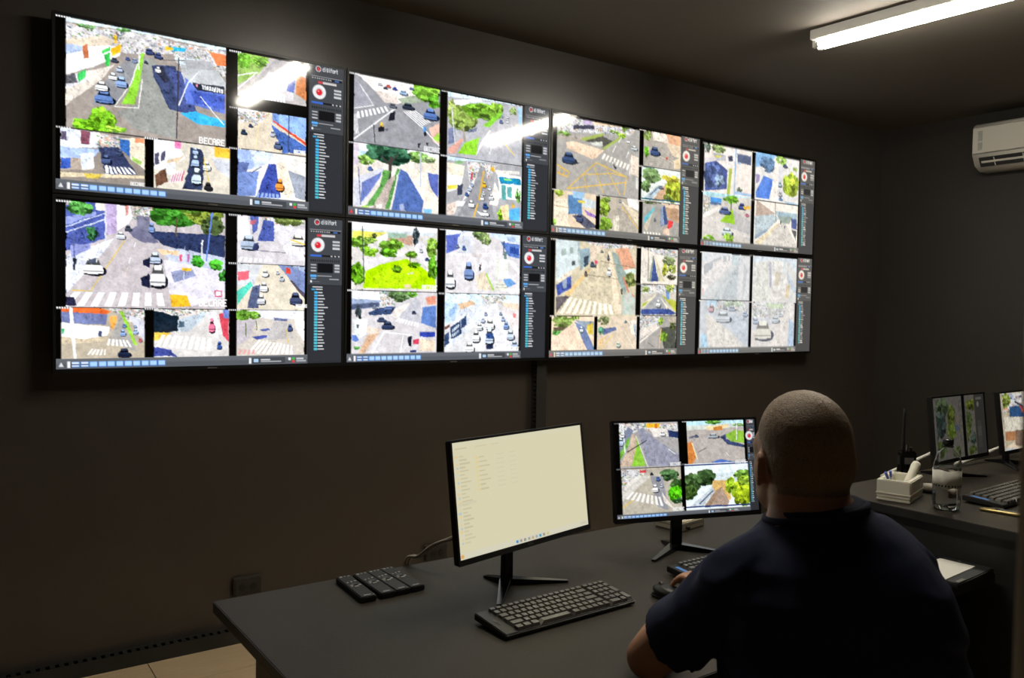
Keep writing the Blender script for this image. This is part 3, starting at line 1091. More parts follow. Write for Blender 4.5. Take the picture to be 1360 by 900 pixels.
P 7c8878 668,93 678,93 656,326 644,327
P c4bc94 683,85 757,320 713,323
P ece0d0 749,147 850,194 852,314 784,318
T 6c7850 783,131 46,46
T aaac30 758,214 22,60
T 84903c 815,203 35,41
T 504c38 805,279 38,25
L 786a48 4.2 636,19 639,323
F c2baaa 589,353 849,636
B 10 589,353 844,352 845,414 591,439
P e4d4b4 594,529 711,436 608,569
P 9a9a9c 706,437 741,435 798,580 607,585
P 9cbc34 606,529 647,501 618,547 596,564
P b0b43c 735,446 847,499 849,607
P ecdcc0 722,453 822,607 795,608
P 344688 593,580 791,567 849,613 812,628 594,628
P 5c80b8 769,363 794,372 796,487 771,475
T a2aa50 798,378 35,38
T 8c9c50 616,401 33,27
K eceeea 715,528 34,70
F 9e9892 587,639 852,945
B 9 587,639 736,643 695,745 589,765
P d8ccc0 589,765 705,704 717,745 591,852
L e4dccc 8.3 591,879 722,740
L e4dccc 4.1 590,825 690,745
P 464840 733,745 848,731 852,945 763,943
T 78a430 761,827 30,49
T 88ac38 739,688 22,35
T 606c38 827,717 24,55
P a89c88 801,635 846,648 847,703 791,690
L f2c470 4.3 729,939 741,758
L 504c48 2.1 645,880 688,921
@30
F ecdfd3 19,26 414,481
T 4c5a52 41,66 30,53
T 9cb46a 130,54 60,46
P b0b0b8 83,106 203,105 193,160 117,176
P d8d050 99,128 159,115 149,140 105,147
P d8d0d0 22,170 116,150 117,182 23,208
P 364688 23,214 117,176 209,251 205,432 29,478
T 44549a 98,321 78,126
T 8098c8 143,365 44,65
L a2b43c 24.6 234,230 220,475
L 8cb0dc 10.1 275,8 268,474
P 444e6a 283,72 405,72 407,162 290,159
P a0b4d0 285,154 317,154 317,171 288,172
P f0e4dc 191,43 268,19 267,223 195,225
P 303850 209,117 248,96 249,155 216,162
T 5c6858 312,420 25,26
P 90b0d8 267,441 414,449 415,469 268,474
F cac2b6 16,484 417,945
P b0e2ea 16,471 406,464 407,491 17,516
P 98ccd4 43,486 190,494 190,520 43,524
B 10 19,516 76,525 78,661 22,694
P 3888e0 75,526 166,530 167,572 75,571
P 405880 77,570 164,576 164,596 77,603
P ece4dc 22,694 148,598 149,650 23,733
P b4b0b0 260,621 412,719 417,921 264,818 151,754
P d4ccc4 24,746 150,702 219,798 416,853 416,880 209,878 26,874
T 62a41c 241,528 65,42
L 405030 7.9 247,550 246,636
P 88c41c 154,751 227,652 259,618 283,766
K 465892 191,644 93,68
K 304284 336,582 64,66
P f0b030 344,581 409,565 410,598 356,606
K c05070 381,659 35,32
K c4d6da 214,844 94,74
T 92c434 230,904 47,45
T 80d420 73,926 54,36
P b8b4b0 295,668 353,700 402,828 309,786
F e2ded8 443,23 847,495
P 78b0e8 443,20 629,21 558,131 446,167
T 5474ac 552,128 75,81
P 8878a8 449,241 482,228 484,302 452,335
P 4474dc 452,416 519,241 607,268 573,469 454,472
P 3864cc 574,285 607,268 573,469 548,468
P f2e6da 618,78 651,71 649,479 582,476
P d8d4d8 650,119 700,137 696,472 649,479
T acc430 770,291 76,128
T 8cb448 679,58 55,47
T 9cc038 809,122 26,28
K 3c4a68 710,107 45,42
K a0b0c4 667,303 35,61
K b8b8bc 672,403 32,61
K 5888c8 677,454 37,30
P 84b0d8 709,470 847,483 849,547 760,503
F f2e6d6 445,498 845,945
P b29886 462,493 631,609 613,637 457,661
P aebec4 449,660 613,616 670,656 568,780 454,883
P 889cb0 453,849 568,767 568,794 454,896
P 94b0bc 631,579 836,584 838,655 664,657
P 88988c 663,630 789,626 765,699 689,696
P cac2b6 675,704 734,697 845,933 488,961
P dccaa2 455,917 665,699 683,703 500,946
P 404e84 783,638 837,640 840,749 786,742
P 4c4c50 786,753 834,764 832,868
L 605850 4.9 628,482 642,688
P 303440 679,676 691,674 690,707 680,708
P 303440 715,720 728,718 726,749 719,750
@31
F c4c8c8 19,22 422,480
P e4e4e8 19,12 259,1 121,34 20,74
P d2d6de 20,52 260,4 260,42 21,118
P f2e6de 21,118 260,40 265,129 27,417
P 92989e 37,141 108,94 110,167 39,238
P 98a0a4 190,46 214,42 215,98 194,107
P 98a0a4 233,40 249,36 250,86 235,91
P a0a4a4 111,81 174,58 175,83 112,106
P a8c2c8 262,22 328,23 331,127 268,123
P 9aa8ae 279,141 331,150 316,465 107,473
P b8c0c2 140,431 263,155 285,147 183,467
P d4d4d4 332,20 412,36 415,461 311,439
P a8acac 367,108 397,171 375,434 360,428
P f0a8a0 26,355 44,372 43,429 28,430
F b4bcc6 14,483 422,945
B 12 57,485 411,478 413,590 79,572
P 98ccf0 67,478 151,475 153,532 68,535
T a8bca0 293,509 99,36
P a6b4c8 251,607 415,636 422,939 357,879 254,723
P ded2be 57,604 139,653 278,813 370,938 87,933
P 7cc2f4 27,799 66,812 89,933 30,931
K cad8e2 200,640 127,108
K 8090ac 277,557 57,49
K 8898b4 215,551 37,33
K 88a8d0 387,610 45,52
K d4808c 102,559 36,78
L f0d8a8 4.4 233,762 403,939
F dad6ca 446,20 853,481
P c6dcec 445,10 841,-2 845,159 763,69 615,45 447,95
P dad6c2 450,91 591,60 603,458 459,473
P 8486a4 591,74 610,72 617,332 600,333
P eae2d2 612,45 763,59 748,425 615,438
P c8dce0 718,59 746,57 744,173 720,168
P c8b088 648,166 702,176 681,299 645,308
P a4b8cc 753,131 850,331 852,421 766,281
P dcb06a 760,281 789,296 773,434 743,435
P e0d4c4 622,343 743,337 744,462 589,468
F daccc0 447,484 841,945
B 14 450,484 753,473 756,596 454,669
P b0cc8c 590,492 737,498 726,545 606,546
P b8bcc8 452,669 689,618 691,693 584,721 454,774
K acbcc6 660,663 72,68
K 8498bc 480,679 53,56
K 98a4b4 707,611 44,35
K dcd4b8 547,775 165,201
P e4d4c4 635,863 751,638 790,609 737,946 589,943
P 84a8d8 790,623 834,678 841,941 781,933
P ecdcd0 753,473 829,470 834,692 788,637
@40
F a29e9e 38,6 442,482
B 14 38,6 456,26 453,111 173,87 33,177
P 788098 36,177 99,44 135,85 80,276 32,331
P f4ae28 225,15 314,19 313,65 224,66
P d87830 282,24 301,25 300,74 281,73
P e4dcd4 243,67 364,77 374,157 272,161
P 28345c 374,93 453,121 451,185 377,167
P 6cac3c 32,408 107,220 106,142 89,180 34,331
P c4ac96 31,456 106,249 122,123 144,125 159,223 119,462
P 84c03c 113,462 157,223 148,154 158,164 210,459
L dcd8d0 5.0 151,144 223,470
P 8c8ea0 161,67 198,69 272,171 446,359 442,480 225,464
L 383840 5.0 89,308 223,195
L e4ecf0 7.4 65,23 73,314
K eceef4 334,131 38,55
K b8cce8 48,201 37,89
K e8ecf4 59,139 30,46
L e8e4dc 3.9 370,294 414,347
S BECARE 376,456 35 e4e4e4
F aca49e 504,8 917,488
P b4e0f4 504,-6 935,3 934,48 747,52 502,54
P c8d0c8 502,54 934,44 932,85 501,104
T 5c9440 701,25 64,26
T 789c60 882,62 49,20
P f4d4a0 639,67 801,48 802,89 654,112
P c07838 692,77 760,69 758,113 698,114
P 84b43c 776,169 853,112 930,136 926,265 821,238
P 3a4468 739,187 781,155 785,204 821,238 925,281 924,313 793,271
P cc7a3c 498,243 541,222 565,386 536,464 492,461
L e8d4ac 7.9 538,245 569,411
P 5a606c 517,174 557,157 563,177 522,201
K a2aab4 689,174 80,52
K 4c5870 569,167 29,32
L e8e8e8 5.5 867,31 860,220
L 44444c 3.9 577,343 634,301
L d8d4d0 4.0 777,357 805,403
P 4866b4 663,457 734,426 843,462 813,484
S BECARE 843,462 36 e4e4e4
F b2aa9a 43,485 448,967
B 12 43,489 224,503 107,683 38,753
P c04040 168,505 212,498 208,533 171,534
P cac6be 39,719 198,555 237,574 42,820
P d8d4cc 58,659 160,552 185,564 63,707
T 4c6c48 368,569 70,66
T 3c5830 423,681 54,66
T 56c41c 401,767 49,86
T 2c4830 418,847 44,31
P 8c8c94 237,568 323,585 351,937 276,891
P e8dcd0 306,729 342,820 402,943 328,857
Z f4f0e8 8 112,721 311,798 333,897 64,794
L dcb44c 6.1 37,890 110,813
K f4f4f8 266,703 45,85
K 506ca0 288,602 30,54
K c8ccd4 310,681 23,39
K 2c3440 246,549 23,31
S BECARE 383,931 35 f0f0f0
F dfeef6 476,463 942,970
P c8d8e0 473,577 957,576 953,677 471,636
T 3c5434 614,618 79,87
T 48623c 527,661 68,98
T 40582c 498,766 57,78
T 6c9440 890,601 71,52
P d4aa66 672,653 786,653 799,864 637,917
T a4bc28 883,791 79,150
T 90b02c 804,724 40,100
T 88a838 901,672 55,52
P 947c68 594,933 696,755 743,723 643,938
P bac4ce 490,928 670,721 684,773 586,934
L 405068 6.5 572,891 669,762
P a89080 650,929 736,738 785,882 769,941
L 1c3470 7.8 478,479 957,480
L 1c3470 7.7 467,920 943,932
@50
F 7a746c 58,-20 479,990
T 5c6a50 176,149 123,158
T 6c7838 336,299 82,159
T 4c5a58 121,434 122,208
T 6c7c34 329,566 82,159
T 586838 88,823 121,129
T 545c38 428,902 83,106
P 5c6878 386,466 499,466 491,560 393,561
L 3c4444 18.3 121,434 37,711 265,211
P 8a7868 414,321 530,306 507,453 421,430
F 7c766c 627,-4 793,991
T 6c7430 725,175 101,110
T 5c6840 669,417 87,163
T 70803c 619,603 79,162
T 586a64 742,729 74,109
T 5c6838 691,915 120,70
@60
F b8ac90 64,-1 524,1067
B 59 64,-1 655,47 616,349 23,346
T 8c9848 135,127 105,143
P 30507c 215,250 627,261 601,468 192,437
P c05048 430,242 620,320 608,409 491,381
L 40404c 19.3 340,174 620,320
P dcd4c0 16,403 601,468 571,703 -15,657
P b07850 33,663 297,682 277,840 51,823
P 806858 298,668 572,688 533,995 266,926
P e8ccb0 76,927 235,863 335,994 106,989
P a8b8c0 -49,937 529,1024 522,1082 -55,993
"""
FONT = {
 'A': '01110 10001 10001 11111 10001 10001 10001', 'B': '11110 10001 10001 11110 10001 10001 11110', 'C': '01111 10000 10000 10000 10000 10000 01111',
 'E': '11111 10000 10000 11110 10000 10000 11111', 'R': '11110 10001 10001 11110 10100 10010 10001', 'O': '01110 10001 10001 10001 10001 10001 01110',
 'P': '11110 10001 10001 11110 10000 10000 10000', 'L': '10000 10000 10000 10000 10000 10000 11111', 'S': '01111 10000 10000 01110 00001 00001 11110',
 'd': '00001 00001 01111 10001 10001 10001 01111', 'i': '00100 00000 00100 00100 00100 00100 00100', 'g': '00000 01111 10001 10001 01111 00001 01110',
 'f': '00110 01000 11110 01000 01000 01000 01000', 'o': '00000 00000 01110 10001 10001 10001 01110', 'r': '00000 00000 10110 11000 10000 10000 10000',
 't': '01000 01000 11110 01000 01000 01000 00110', 'b': '10000 10000 11110 10001 10001 10001 11110', 'a': '00000 00000 01111 10001 10001 10011 01101',
 'n': '00000 00000 11110 10001 10001 10001 10001', 'k': '10000 10010 10100 11000 10100 10010 10001', '_': '00000 00000 00000 00000 00000 00000 00000'}
PAL = [hexc(h) for h in ('f4f4f8', 'e8e4e0', 'd0c8c0', 'a8acb8', '8890a0', 'c8a890', 'e0906c', '7c9860', '5c6880', 'f0ece4', '6a8a50', 'b8c4d8')]

class Canvas:
    def __init__(s, w, h, seed):
        s.w, s.h = w * 2, h * 2
        s.a = np.zeros((s.h, s.w, 3), np.float32)
        s.rng = np.random.RandomState(seed)
        g = s.rng.rand(s.h // 2 + 1, s.w // 2 + 1)
        fine = np.kron(g, np.ones((2, 2)))[:s.h, :s.w]
        g = s.rng.rand(s.h // 7 + 2, s.w // 7 + 2)
        mid = np.kron(g, np.ones((7, 7)))[:s.h, :s.w]
        s.noise = ((fine - 0.5) * 0.6 + (mid - 0.5) * 0.5).astype(np.float32)
        s.tex = np.zeros((s.h, s.w), np.float32)      # how rough the drawn thing is
        s.t = 0.5
        s.clip = (0, 0, s.w, s.h)

    def region(s, x0, y0, x1, y1):
        c = s.clip
        x0, y0, x1, y1 = max(int(math.floor(x0)), c[0]), max(int(math.floor(y0)), c[1]), min(int(math.ceil(x1)) + 1, c[2]), min(int(math.ceil(y1)) + 1, c[3])
        if x1 <= x0 or y1 <= y0:
            return None
        return x0, y0, x1, y1

    def put(s, r, mask, col, amp):
        x0, y0, x1, y1 = r
        v = np.array(col, np.float32)[None, None] * (1 + amp * s.noise[y0:y1, x0:x1, None])
        a = s.a[y0:y1, x0:x1]
        a[mask] = np.clip(v, 0, 1)[mask]
        s.tex[y0:y1, x0:x1][mask] = s.t

    def pmask(s, pts, r):
        x0, y0, x1, y1 = r
        X = np.arange(x0, x1)[None, :] + 0.5
        Y = np.arange(y0, y1)[:, None] + 0.5
        m = np.zeros((y1 - y0, x1 - x0), bool)
        n = len(pts)
        for i in range(n):
            ax, ay = pts[i]
            bx, by = pts[(i + 1) % n]
            if abs(ay - by) < 1e-9:
                continue
            cond = (ay > Y) != (by > Y)
            xc = (bx - ax) * (Y - ay) / (by - ay) + ax
            m ^= cond & (X < xc)
        return m

    def poly(s, pts, col, amp=0.12):
        xs, ys = [p[0] for p in pts], [p[1] for p in pts]
        r = s.region(min(xs), min(ys), max(xs), max(ys))
        if r:
            s.put(r, s.pmask(pts, r), col, amp)

    def rect(s, u0, v0, u1, v1, col, amp=0.0):
        r = (max(0, int(round(u0 * s.w))), max(0, int(round(v0 * s.h))), min(s.w, int(round(u1 * s.w))), min(s.h, int(round(v1 * s.h))))
        if r[2] > r[0] and r[3] > r[1]:
            s.put(r, np.ones((r[3] - r[1], r[2] - r[0]), bool), col, amp)

    def line(s, pts, w, col):
        w = max(w, 1.3)
        for (ax, ay), (bx, by) in zip(pts, pts[1:]):
            r = s.region(min(ax, bx) - w, min(ay, by) - w, max(ax, bx) + w, max(ay, by) + w)
            if not r:
                continue
            X = np.arange(r[0], r[2])[None, :] + 0.5
            Y = np.arange(r[1], r[3])[:, None] + 0.5
            dx, dy = bx - ax, by - ay
            t = np.clip(((X - ax) * dx + (Y - ay) * dy) / max(dx * dx + dy * dy, 1e-6), 0, 1)
            s.put(r, (X - ax - t * dx) ** 2 + (Y - ay - t * dy) ** 2 < (w / 2) ** 2, col, 0.05)

    def blob(s, cx, cy, rx, ry, col, p=2.0, amp=0.1):
        rx, ry = max(rx, 0.6), max(ry, 0.6)
        r = s.region(cx - rx, cy - ry, cx + rx, cy + ry)
        if not r:
            return
        X = (np.arange(r[0], r[2])[None, :] + 0.5 - cx) / rx
        Y = (np.arange(r[1], r[3])[:, None] + 0.5 - cy) / ry
        s.put(r, np.abs(X) ** p + np.abs(Y) ** p < 1, col, amp)

    def tree(s, cx, cy, rx, ry, col):
        n = int(26 + rx * ry * 0.09)
        for i in range(min(n, 170)):
            a, q = s.rng.rand() * 6.283, math.sqrt(s.rng.rand())
            dx, dy = math.cos(a) * q, math.sin(a) * q
            k = 0.50 + 0.75 * s.rng.rand() + (0.12 if dy < 0 else -0.12)
            c = (col[0] * k, min(1, col[1] * k * 1.03), col[2] * k * 0.95)
            f = 0.14 + 0.16 * s.rng.rand()
            s.blob(cx + dx * rx * 0.85, cy + dy * ry * 0.85, max(rx * f, 1.2), max(ry * f, 1.2), c, 2, 0.25)

    def car(s, cx, cy, w, h, col):
        dk = tuple(c * 0.30 for c in col)
        s.blob(cx + w * 0.12, cy + h * 0.24, w * 0.50, h * 0.30, (0.09, 0.10, 0.14), 2.5)
        P = lambda *q: [(cx + a * w, cy + b * h) for a, b in q]
        s.poly(P((-.46, .02), (-.30, -.12), (.34, -.12), (.46, .02), (.47, .34), (.40, .42), (-.42, .42), (-.47, .32)), col, 0.08)
        s.poly(P((-.34, -.10), (-.22, -.46), (.24, -.46), (.36, -.10)), dk, 0.1)
        s.poly(P((-.22, -.42), (-.16, -.50), (.18, -.50), (.24, -.42), (.20, -.26), (-.18, -.26)), tuple(min(1, c * 1.06 + 0.05) for c in col), 0.05)
        s.poly(P((-.44, .22), (.45, .22), (.45, .29), (-.44, .29)), tuple(c * 0.55 for c in col), 0.1)
        s.poly(P((-.40, .38), (-.24, .38), (-.24, .48), (-.40, .48)), (0.08, 0.08, 0.1), 0)
        s.poly(P((.24, .38), (.40, .38), (.40, .48), (.24, .48)), (0.08, 0.08, 0.1), 0)

    def clutter(s, pts, size):
        xs, ys = [p[0] for p in pts], [p[1] for p in pts]
        r = s.region(min(xs), min(ys), max(xs), max(ys))
        if not r:
            return
        m = s.pmask(pts, r)
        s.put(r, m, (0.78, 0.77, 0.78), 0.2)
        n = int(2.2 * (r[2] - r[0]) * (r[3] - r[1]) / max(size * size * 0.5, 4))
        for i in range(min(n, 260)):
            w, h = max(1, int(size * (0.4 + s.rng.rand()))), max(1, int(size * (0.25 + 0.6 * s.rng.rand())))
            x0, y0 = s.rng.randint(r[0], r[2]), s.rng.randint(r[1], r[3])
            q = (x0, y0, min(x0 + w, r[2]), min(y0 + h, r[3]))
            if q[2] > q[0] and q[3] > q[1]:
                s.put(q, m[q[1] - r[1]:q[3] - r[1], q[0] - r[0]:q[2] - r[0]], PAL[s.rng.randint(len(PAL))], 0.15)

    def text(s, t, x, y, h, col, aspect=0.62):
        px = h / 7.0
        pw = px * aspect * 1.25
        for k, ch in enumerate(t):
            g = FONT[ch].split()
            for i in range(7):
                for j in range(5):
                    if g[i][j] == '1':
                        r = s.region(x + (k * 6 + j) * pw, y - h / 2 + i * px, x + (k * 6 + j + 1) * pw - 1.0, y - h / 2 + (i + 1) * px - 1.0)
                        if r:
                            s.put(r, np.ones((r[3] - r[1], r[2] - r[0]), bool), col, 0)

    def box(s, a, k):
        p = np.pad(a, ((k, k), (k, k)) + ((0, 0),) * (a.ndim - 2), mode='edge')
        o = np.zeros_like(a)
        for i in range(2 * k + 1):
            for j in range(2 * k + 1):
                o += p[i:i + a.shape[0], j:j + a.shape[1]]
        return o / (2 * k + 1) ** 2

    def value_noise(s, cell):
        """smooth noise in -1..1"""
        gh, gw = s.h // cell + 2, s.w // cell + 2
        g = s.rng.rand(gh, gw).astype(np.float32) * 2 - 1
        y = np.arange(s.h) / cell
        x = np.arange(s.w) / cell
        iy, ix = y.astype(int), x.astype(int)
        fy, fx = (y - iy)[:, None].astype(np.float32), (x - ix)[None].astype(np.float32)
        a, b = g[iy][:, ix], g[iy][:, ix + 1]
        c, d = g[iy + 1][:, ix], g[iy + 1][:, ix + 1]
        return (a * (1 - fx) + b * fx) * (1 - fy) + (c * (1 - fx) + d * fx) * fy

    def photographic(s, lift, sat, contrast):
        """ragged outlines, grain and small contrasts, as a street camera shows them"""
        k = s.w / 800.0
        c1, c2 = max(3, int(7 * k)), max(6, int(17 * k))
        dx = s.value_noise(c1) * 3.0 * k + s.value_noise(c2) * 2.5 * k
        dy = s.value_noise(c1) * 2.4 * k + s.value_noise(c2) * 2.0 * k
        w = 0.15 + 0.85 * s.tex
        dx, dy = dx * w, dy * w
        Y, X = np.mgrid[0:s.h, 0:s.w]
        a = s.a[np.clip(Y + dy.round().astype(int), 0, s.h - 1), np.clip(X + dx.round().astype(int), 0, s.w - 1)]
        lum = a.mean(2, keepdims=True)
        mask = (s.a.max(2, keepdims=True) > 0.02).astype(np.float32)
        a = lum + (a - lum) * sat
        a = np.clip(a, 0, 1) ** lift
        d1, d2 = s.value_noise(max(2, int(3 * k)))[..., None], s.value_noise(max(3, int(6 * k)))[..., None]
        d3 = s.value_noise(max(4, int(14 * k)))[..., None]
        st = np.where(d1 * d2 > 0.2, -0.22, 0.0) + np.where(d1 * d2 < -0.2, 0.16, 0.0)
        w = s.tex[..., None]
        a = a * (1 + 0.03 * d1 + 0.05 * d3 + w * (0.10 * d1 + 0.10 * d2 + 0.08 * d3 + st))
        a = 0.60 + (a - 0.60) * contrast
        s.a = np.clip(a, 0, 1).astype(np.float32) * mask

    def down(s):
        return s.a.reshape(s.h // 2, 2, s.w // 2, 2, 3).mean((1, 3))

def draw_feeds(cv, lines, lift=0.82, sat=0.95, contrast=1.2):
    draw_marks(cv, [l for l in lines if l[0] != 'S'])
    cv.photographic(lift, sat, contrast)
    draw_marks(cv, [l for l in lines if l[0] == 'S'])

def draw_marks(cv, lines):
    W, H = cv.w / 1000.0, cv.h / 1000.0
    P = lambda t: tuple(float(k) for k in t.split(','))
    px = lambda t: (P(t)[0] * W, P(t)[1] * H)
    for ln in lines:
        t = ln.split()
        k = t[0]
        cv.t = {'F': 0.12, 'L': 0.05, 'Z': 0.08, 'K': 0.10, 'T': 0.9, 'B': 0.9}.get(k, 0.45)
        if k == 'P':
            c = hexc(t[1])
            if sum(c) < 1.35:
                cv.t = 0.9
            elif max(c) - min(c) < 0.07:
                cv.t = 0.22
        if k == 'F':
            (a, b), (c, d) = px(t[2]), px(t[3])
            cv.clip = (max(0, int(a)), max(0, int(b)), min(cv.w, int(c)), min(cv.h, int(d)))
            cv.poly([(a, b), (c, b), (c, d), (a, d)], hexc(t[1]), 0.12)
        elif k == 'P':
            cv.poly([px(q) for q in t[2:]], hexc(t[1]))
        elif k == 'L':
            cv.line([px(q) for q in t[3:]], float(t[2]) * W, hexc(t[1]))
        elif k == 'Z':
            n = int(t[2])
            a, b, c, d = [Vector(px(q)) for q in t[3:7]]
            for i in range(n):
                u, v = i / n, (i + 0.55) / n
                cv.poly([tuple(a.lerp(b, u)), tuple(a.lerp(b, v)), tuple(d.lerp(c, v)), tuple(d.lerp(c, u))], hexc(t[1]), 0.05)
        elif k == 'T':
            cx, cy = px(t[2])
            rx, ry = px(t[3])
            cv.tree(cx, cy, rx, ry, hexc(t[1]))
        elif k == 'K':
            cx, cy = px(t[2])
            w, h = px(t[3])
            cv.car(cx, cy, w, h, hexc(t[1]))
        elif k == 'B':
            cv.clutter([px(q) for q in t[2:]], float(t[1]) * W)
        elif k == 'S':
            cx, cy = px(t[2])
            cv.text(t[1], cx, cy, float(t[3]) * H, hexc(t[4]))
    cv.clip = (0, 0, cv.w, cv.h)

def draw_interface(cv, warm, red, u0=0.859, feeds=(), task=0.945):
    g = lambda h: tuple(min(1.0, (c * 0.82 + 0.14) * k) for c, k in zip(hexc(h), (1.04, 1.0, 0.93))) if warm else hexc(h)
    sx = (1 - u0) / 0.141
    U = lambda u: 1 - (1 - u) * sx
    W, H = cv.w, cv.h
    cv.rect(u0 - 0.004, 0, 1, 1, g('33353a'))
    cv.rect(u0, 0, 1, 0.455, g('42454a'))
    cv.rect(u0, 0.455, 1, 1, g('2a2c30'))
    cv.rect(U(0.865), 0.465, U(0.993), 0.985, g('2f3136'))
    r = 0.020 * H
    cx, cy = U(0.893) * W, 0.027 * H
    cv.blob(cx, cy, r, r, g('d8d8dc'))
    cv.blob(cx, cy, r * 0.75, r * 0.75, g('50262c'))
    cv.poly([(cx, cy - r * 0.7), (cx + r * 0.65, cy + r * 0.5), (cx - r * 0.65, cy + r * 0.5)], g('d03440'), 0)
    cv.text('digifort', U(0.911) * W, 0.025 * H, 0.030 * H, g('d0d2d6'), aspect=0.064 * sx * W / (48 * 0.030 * H / 7 * 1.25))
    cv.rect(U(0.864), 0.075, U(0.992), 0.080, g('8a8c90'))
    cv.rect(U(0.866), 0.085, U(0.990), 0.098, g('1a1b1e'))
    for i in range(9):
        cv.rect(U(0.868 + i * 0.009), 0.088, U(0.874 + i * 0.009), 0.095, g('b8b8bc'))
    cv.rect(U(0.960), 0.086, U(0.978), 0.097, g('4878c8'))
    cv.rect(U(0.892), 0.110, U(0.910), 0.124, g('d04048'))
    cv.rect(U(0.911), 0.110, U(0.968), 0.124, g('c8c4c4'))
    cx, cy, r = U(0.897) * W, 0.182 * H, 0.050 * H
    cv.blob(cx, cy, r, r, g('a8aaae'))
    cv.blob(cx, cy, r * 0.92, r * 0.92, g('e6e6e8'))
    cv.blob(cx, cy, r * 0.55, r * 0.55, g('c8cacc'))
    cv.blob(cx, cy + r * 0.05, r * 0.42, r * 0.42, g('d82430'))
    cv.blob(cx - r * 0.12, cy - r * 0.1, r * 0.14, r * 0.12, g('f08890'))
    for v in (0.150, 0.172, 0.195):
        cv.rect(U(0.957), v, U(0.988), v + 0.014, g('c4c6ca'))
    cv.rect(U(0.866), 0.250, U(0.990), 0.264, g('1c1d20'))
    cv.rect(U(0.866), 0.251, U(0.913), 0.263, g('3a68c8'))
    for u in (0.950, 0.965, 0.980):
        cv.rect(U(u), 0.252, U(u + 0.007), 0.262, g('c8c8cc'))
    for i in range(14):
        cv.rect(U(0.868 + i * 0.0088), 0.284, U(0.872 + i * 0.0088), 0.296, g('18191b'))
    cv.rect(U(0.896), 0.308, U(0.960), 0.372, g('121316'))
    for i in range(3):
        v = 0.312 + i * 0.021
        cv.rect(U(0.869), v + 0.004, U(0.891), v + 0.011, g('c0c0c4'))
        cv.rect(U(0.966), v, U(0.988), v + 0.014, g('b8babe'))
    cv.rect(U(0.867), 0.388, U(0.892), 0.403, g('58a8f0'))
    cv.rect(U(0.895), 0.392, U(0.955), 0.398, g('a8aaae'))
    cv.rect(U(0.870), 0.410, U(0.890), 0.418, g('88b8e8'))
    cv.rect(U(0.945), 0.413, U(0.985), 0.419, g('a8aaae'))
    cv.rect(U(0.868), 0.432, U(0.905), 0.435, g('8a8c90'))
    cv.rect(U(0.868), 0.427, U(0.874), 0.442, g('f0f0f0'))
    cv.rect(U(0.876), 0.468, U(0.918), 0.476, g('d4d6da'))
    cv.rect(U(0.873), 0.484, U(0.888), 0.494, g('48b4ec'))
    cv.rect(U(0.890), 0.485, U(0.918), 0.492, g('d4d6da'))
    for i in range(20):
        v = 0.503 + i * 0.0205
        c = '48b4ec' if i < 6 else '50c0d4'
        cv.rect(U(0.884), v, U(0.897), v + 0.015, g(c))
        cv.rect(U(0.899), v + 0.004, U(0.918 + (0.012 * ((i * 7) % 5) / 5 if i != 5 else 0.022)), v + 0.011, g('dcdee2'))
    # bar under the pictures
    t = task
    cv.rect(0, t - 0.008, u0, 1, g('787c82'))
    cv.rect(0, t - 0.005, u0, t + 0.022, g('62666c'))
    cv.rect(0, t + 0.022, u0, 1, g('565a60'))
    h = (1 - t) * 0.5
    m = t + (1 - t) * 0.48
    cv.poly([(0.008 * W, (m + h * .5) * H), (0.024 * W, (m + h * .5) * H), (0.016 * W, (m - h * .5) * H)], g('e04050' if red else 'd8dade'), 0)
    cv.rect(0.034, m - h * 0.7, 0.042, m + h * 0.7, g('f0ecd8' if warm else 'f0f0f4'))
    for i in range(11):
        a = 0.047 + i * 0.0268
        cv.rect(a, m - h * 0.6, a + 0.0245, m + h * 0.6, g('4a7ccc'))
        cv.rect(a + 0.001, m - h * 0.5, a + 0.022, m + h * 0.5, g('a8d0fa' if i > 1 else 'dce8fa'))
        if i < 2:
            cv.rect(a + 0.001, m - h * 0.1, a + 0.022, m + h * 0.15, g('284878'))
    cv.rect(0.632, m - h * 0.7, 0.641, m + h * 0.7, g('e8eaee'))
    cv.rect(0.643, m - h * 0.75, 0.770, m + h * 0.75, g('44474c'))
    cv.rect(0.650, m - h * 0.4, 0.668, m + h * 0.4, g('a8c8e8'))
    cv.rect(0.676, m - h * 0.35, 0.712, m - h * 0.05, g('d8dade'))
    cv.rect(0.676, m + h * 0.15, 0.755, m + h * 0.42, g('b8babe'))
    cv.rect(0.782, m - h * 0.6, 0.792, m + h * 0.1, g('e8e8ec'))
    cv.rect(0.797, m - h * 0.6, 0.808, m, g('48b848'))
    cv.rect(0.797, m + h * 0.1, 0.808, m + h * 0.6, g('d84040'))
    cv.rect(0.814, m - h * 0.5, 0.842, m - h * 0.1, g('c8cace'))
    cv.rect(0.814, m + h * 0.05, 0.852, m + h * 0.5, g('a8aaae'))
    # small time stamps beside each picture
    for (a, b) in feeds:
        for i in range(6):
            cv.rect(max(a - 0.030, 0.002) + i * 0.0075, b - 0.004, max(a - 0.030, 0.002) + i * 0.0075 + 0.005, b + 0.006, g('e8e8ea'))

SCR_LINES = {}
for _l in SCREENS.strip().split('\n'):
    if _l[0] == '@':
        _k = _l[1:]
        SCR_LINES[_k] = []
    else:
        SCR_LINES[_k].append(_l)

